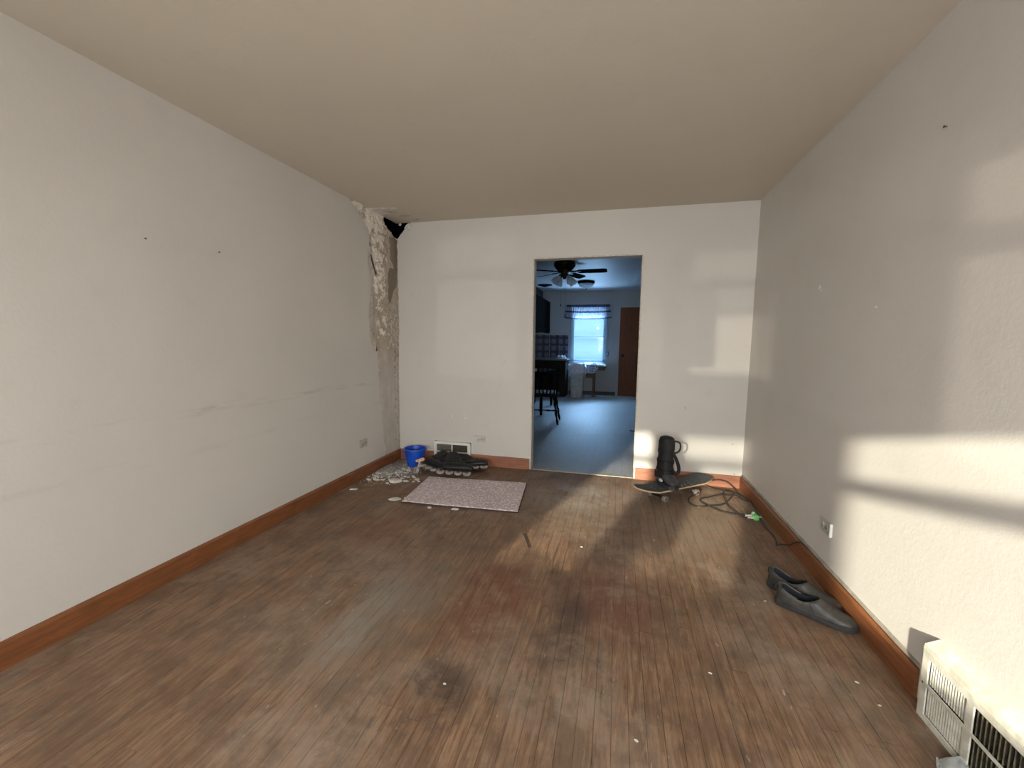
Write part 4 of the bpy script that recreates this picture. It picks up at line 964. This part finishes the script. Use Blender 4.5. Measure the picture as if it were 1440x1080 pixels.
# side table with linen and the bin
o = empty('side_table', (1.62, KY-.22, 0)); tag(o, 'small oak table below the kitchen window covered with linen', 'table')
MB().box(-.42, -.18, .685, .36, .17, .715, c=.004).build('tabletop', M_TABLEW, o)
for x in (-.36, .09, ): 
    for y in (-.15, .14): MB().box(x-.022, y-.022, 0, x+.022, y+.022, .684, c=.004).build('leg', M_TABLEW, o)
MB().box(-.34, -.162, .44, .07, -.138, .54, c=.003).build('stretcher', M_TABLEW, o); MB().box(.11, -.17, .62, .34, .16, .684, c=.003).build('side_rail', M_TABLEW, o)
MB().box(.06, -.20, 0, .12, .19, .03, c=.004).build('foot_rail', M_TABLEW, o)
o = empty('linen_heap', (1.62, KY-.22, .716)); tag(o, 'heap of white printed linen piled on the small table under the window', 'linen')
m = MB(); m.grid(heap(.37, .165, .085, 7.), 44, 26, lambda u, v: (u-.5)**2+(v-.5)**2 < .247); m.build('folded_cloth', M_CLOTH, o, smooth=True)
m = MB()
m.grid(lambda u, v: (-.28+u*.46, -.186-.012*math.sin(u*22)-.006, .03-v*(.10+.10*math.sin(u*2.6)+.03*noise.noise(Vector((u*7, 0, 0))))), 40, 12); m.build('hanging_corner', M_CLOTH, o, smooth=True)
o = empty('waste_bin', (1.345, 9.50, .001)); tag(o, 'tall grey-white kitchen waste bin with a white liner', 'bin')
def rr_ring(a, b, z, n=28, e=4): return ell(0, 0, z, a, b, 'z', n, e)
m = MB(); m.rings([rr_ring(.125, .10, 0), rr_ring(.13, .105, .01), rr_ring(.175, .145, .62), rr_ring(.182, .152, .625), rr_ring(.182, .152, .645), rr_ring(.172, .142, .645), rr_ring(.12, .095, .02)]); m.build('bin_body', M_BIN, o, smooth=True)
m = MB(); rs = []
for i in range(9):
    t = i/8; ring = []
    for k, p in enumerate(rr_ring(.188, .158, 0, 64)):
        a = 2*math.pi*k/64; nn = noise.noise(Vector((math.cos(a)*1.8, math.sin(a)*1.8, t*1.5)))
        n3 = noise.noise(Vector((math.cos(a)*5, math.sin(a)*5, 3+t)))
        drop = .20+.12*math.sin(a*1.0-.6)
        if t < .6: q = t/.6; z = .655-drop*(1-q); s = 1.03+.03*n3
        else: q = (t-.6)/.4; z = .655+.11*math.sin(q*math.pi/2)+.06*nn; s = 1.12+.08*nn-.30*max(0, q-.5)
        ring.append(Vector((p.x*s, p.y*s, z+.012*n3)))
    rs.append(ring)
m.rings(rs, cap0=False, cap1=False); m.build('bin_liner', M_BAG, o, smooth=True)
m = MB(); m.grid(heap(.16, .13, .07, 1.), 20, 20, lambda u, v: (u-.5)**2+(v-.5)**2 < .245); q = m.build('rubbish', mat('green_black_rubbish', (.10, .16, .07), .8, vs=14, c2=(.02, .02, .03)), o, smooth=True); q.location = (0, 0, .66)

# ceiling fan
FX, FYy, FZ = 1.40, 6.45, KH
o = empty('ceiling_fan', (FX, FYy, FZ)); tag(o, 'antique brass hugger ceiling fan with dark blades and glass shades', 'ceiling fan')
MB().lathe([(.155, -.0005), (.165, -.02), (.165, -.060), (.14, -.095), (.11, -.13), (.10, -.16), (.06, -.17)], 36).build('motor_housing', M_BRASS, o, smooth=True)
MB().lathe([(.045, -.08), (.06, -.12), (.055, -.175), (.07, -.19), (.07, -.21), (.03, -.235), (.012, -.26)], 28).build('switch_housing', M_BRASS, o, smooth=True)
for k in range(5):
    a = R(-3+72*k)
    T = Matrix.Rotation(a, 4, 'Z')
    m = MB(); m.rings([[T @ Matrix.Translation((0, 0, -.150)) @ Matrix.Rotation(R(-15), 4, 'X') @ Vector((x, y, z)) for y, z in ((-w_, -.003), (w_, -.003), (w_, .003), (-w_, .003))] for x, w_ in ((.20, .045), (.23, .058), (.40, .066), (.58, .068), (.62, .060), (.635, .040))]); b = m.build('blade', M_KDARK, o)
    m = MB(); m.rings([[T @ Vector((x, y, z)) for y, z in ((-w_, -.150), (w_, -.158), (w_, -.146), (-w_, -.138))] for x, w_ in ((.09, .02), (.15, .012), (.20, .03), (.25, .03))]); m.build('blade_iron', M_BRASS, o)
for k in range(4):
    a = R(40+90*k); T = Matrix.Rotation(a, 4, 'Z')
    m = MB(); m.tube([T @ Vector(q) for q in ((.04, 0, -.20), (.08, 0, -.20), (.10, 0, -.225))], .011, 8); m.build('lamp_arm', M_BRASS, o, smooth=True)
    L = T @ X((.10, 0, -.225), (0, R(-40), 0)) @ Matrix.Rotation(math.pi, 4, 'X')
    m = MB(); m.lathe([(.022, 0), (.030, .012), (.042, .045), (.052, .08), (.066, .115), (.064, .115), (.050, .08), (.040, .045), (.026, .012)], 24, L, cap0=False, cap1=False); s_ = m.build('glass_shade', M_SHADEG, o, smooth=True)
    MB().lathe([(.010, 0), (.024, .03), (.026, .06), (.012, .082), (.001, .085)], 16, L).build('bulb', M_SHADEG, s_, smooth=True)
for x, y, L in ((.02, .03, .66), (-.05, .0, .50)):
    m = MB(); m.tube([(x, y, -.23), (x, y, -.23-L+.1)], .0011, 6, False); m.lathe([(.004, 0), (.008, .02), (.004, .045)], 8, X((x, y, -.23-L+.06))); m.build('pull_chain', M_BRASS, o)
o = empty('flush_ceiling_light', (1.565, 8.55, KH)); tag(o, 'flush bowl ceiling light with dark rim behind the fan', 'ceiling light')
MB().lathe([(.165, -.0005), (.17, -.03), (.155, -.05)], 32).build('rim', M_KDARK, o, smooth=True)
MB().lathe([(.152, -.045), (.145, -.07), (.11, -.11), (.06, -.135), (.01, -.14)], 32).build('glass_bowl', M_SHADEG, o, smooth=True)
MB().lathe([(.008, -.138), (.014, -.148), (.008, -.16), (.002, -.165)], 12).build('finial', M_BRASS, o, smooth=True)
o = empty('ceiling_diffuser', (.665, 8.93, KH)); tag(o, 'round dark ceiling air diffuser near the kitchen cabinets', 'diffuser')
MB().lathe([(.16, -.0005), (.155, -.010), (.09, -.02), (.085, -.012)], 28).build('outer_cone', M_KDARK, o, smooth=True); MB().lathe([(.075, -.012), (.07, -.03), (.02, -.045), (.005, -.05)], 24).build('inner_cone', M_KDARK, o, smooth=True)
# small dark hook-like strip on kitchen floor
m = MB(); m.tube([(2.44, 6.10, .006), (2.50, 6.03, .018), (2.58, 6.0, .010), (2.68, 5.98, .006)], .010, 6); tag(m.build('rubber_strip', M_CABLE, smooth=True), 'short dark curved strip on the kitchen floor by the right jamb', 'strip')
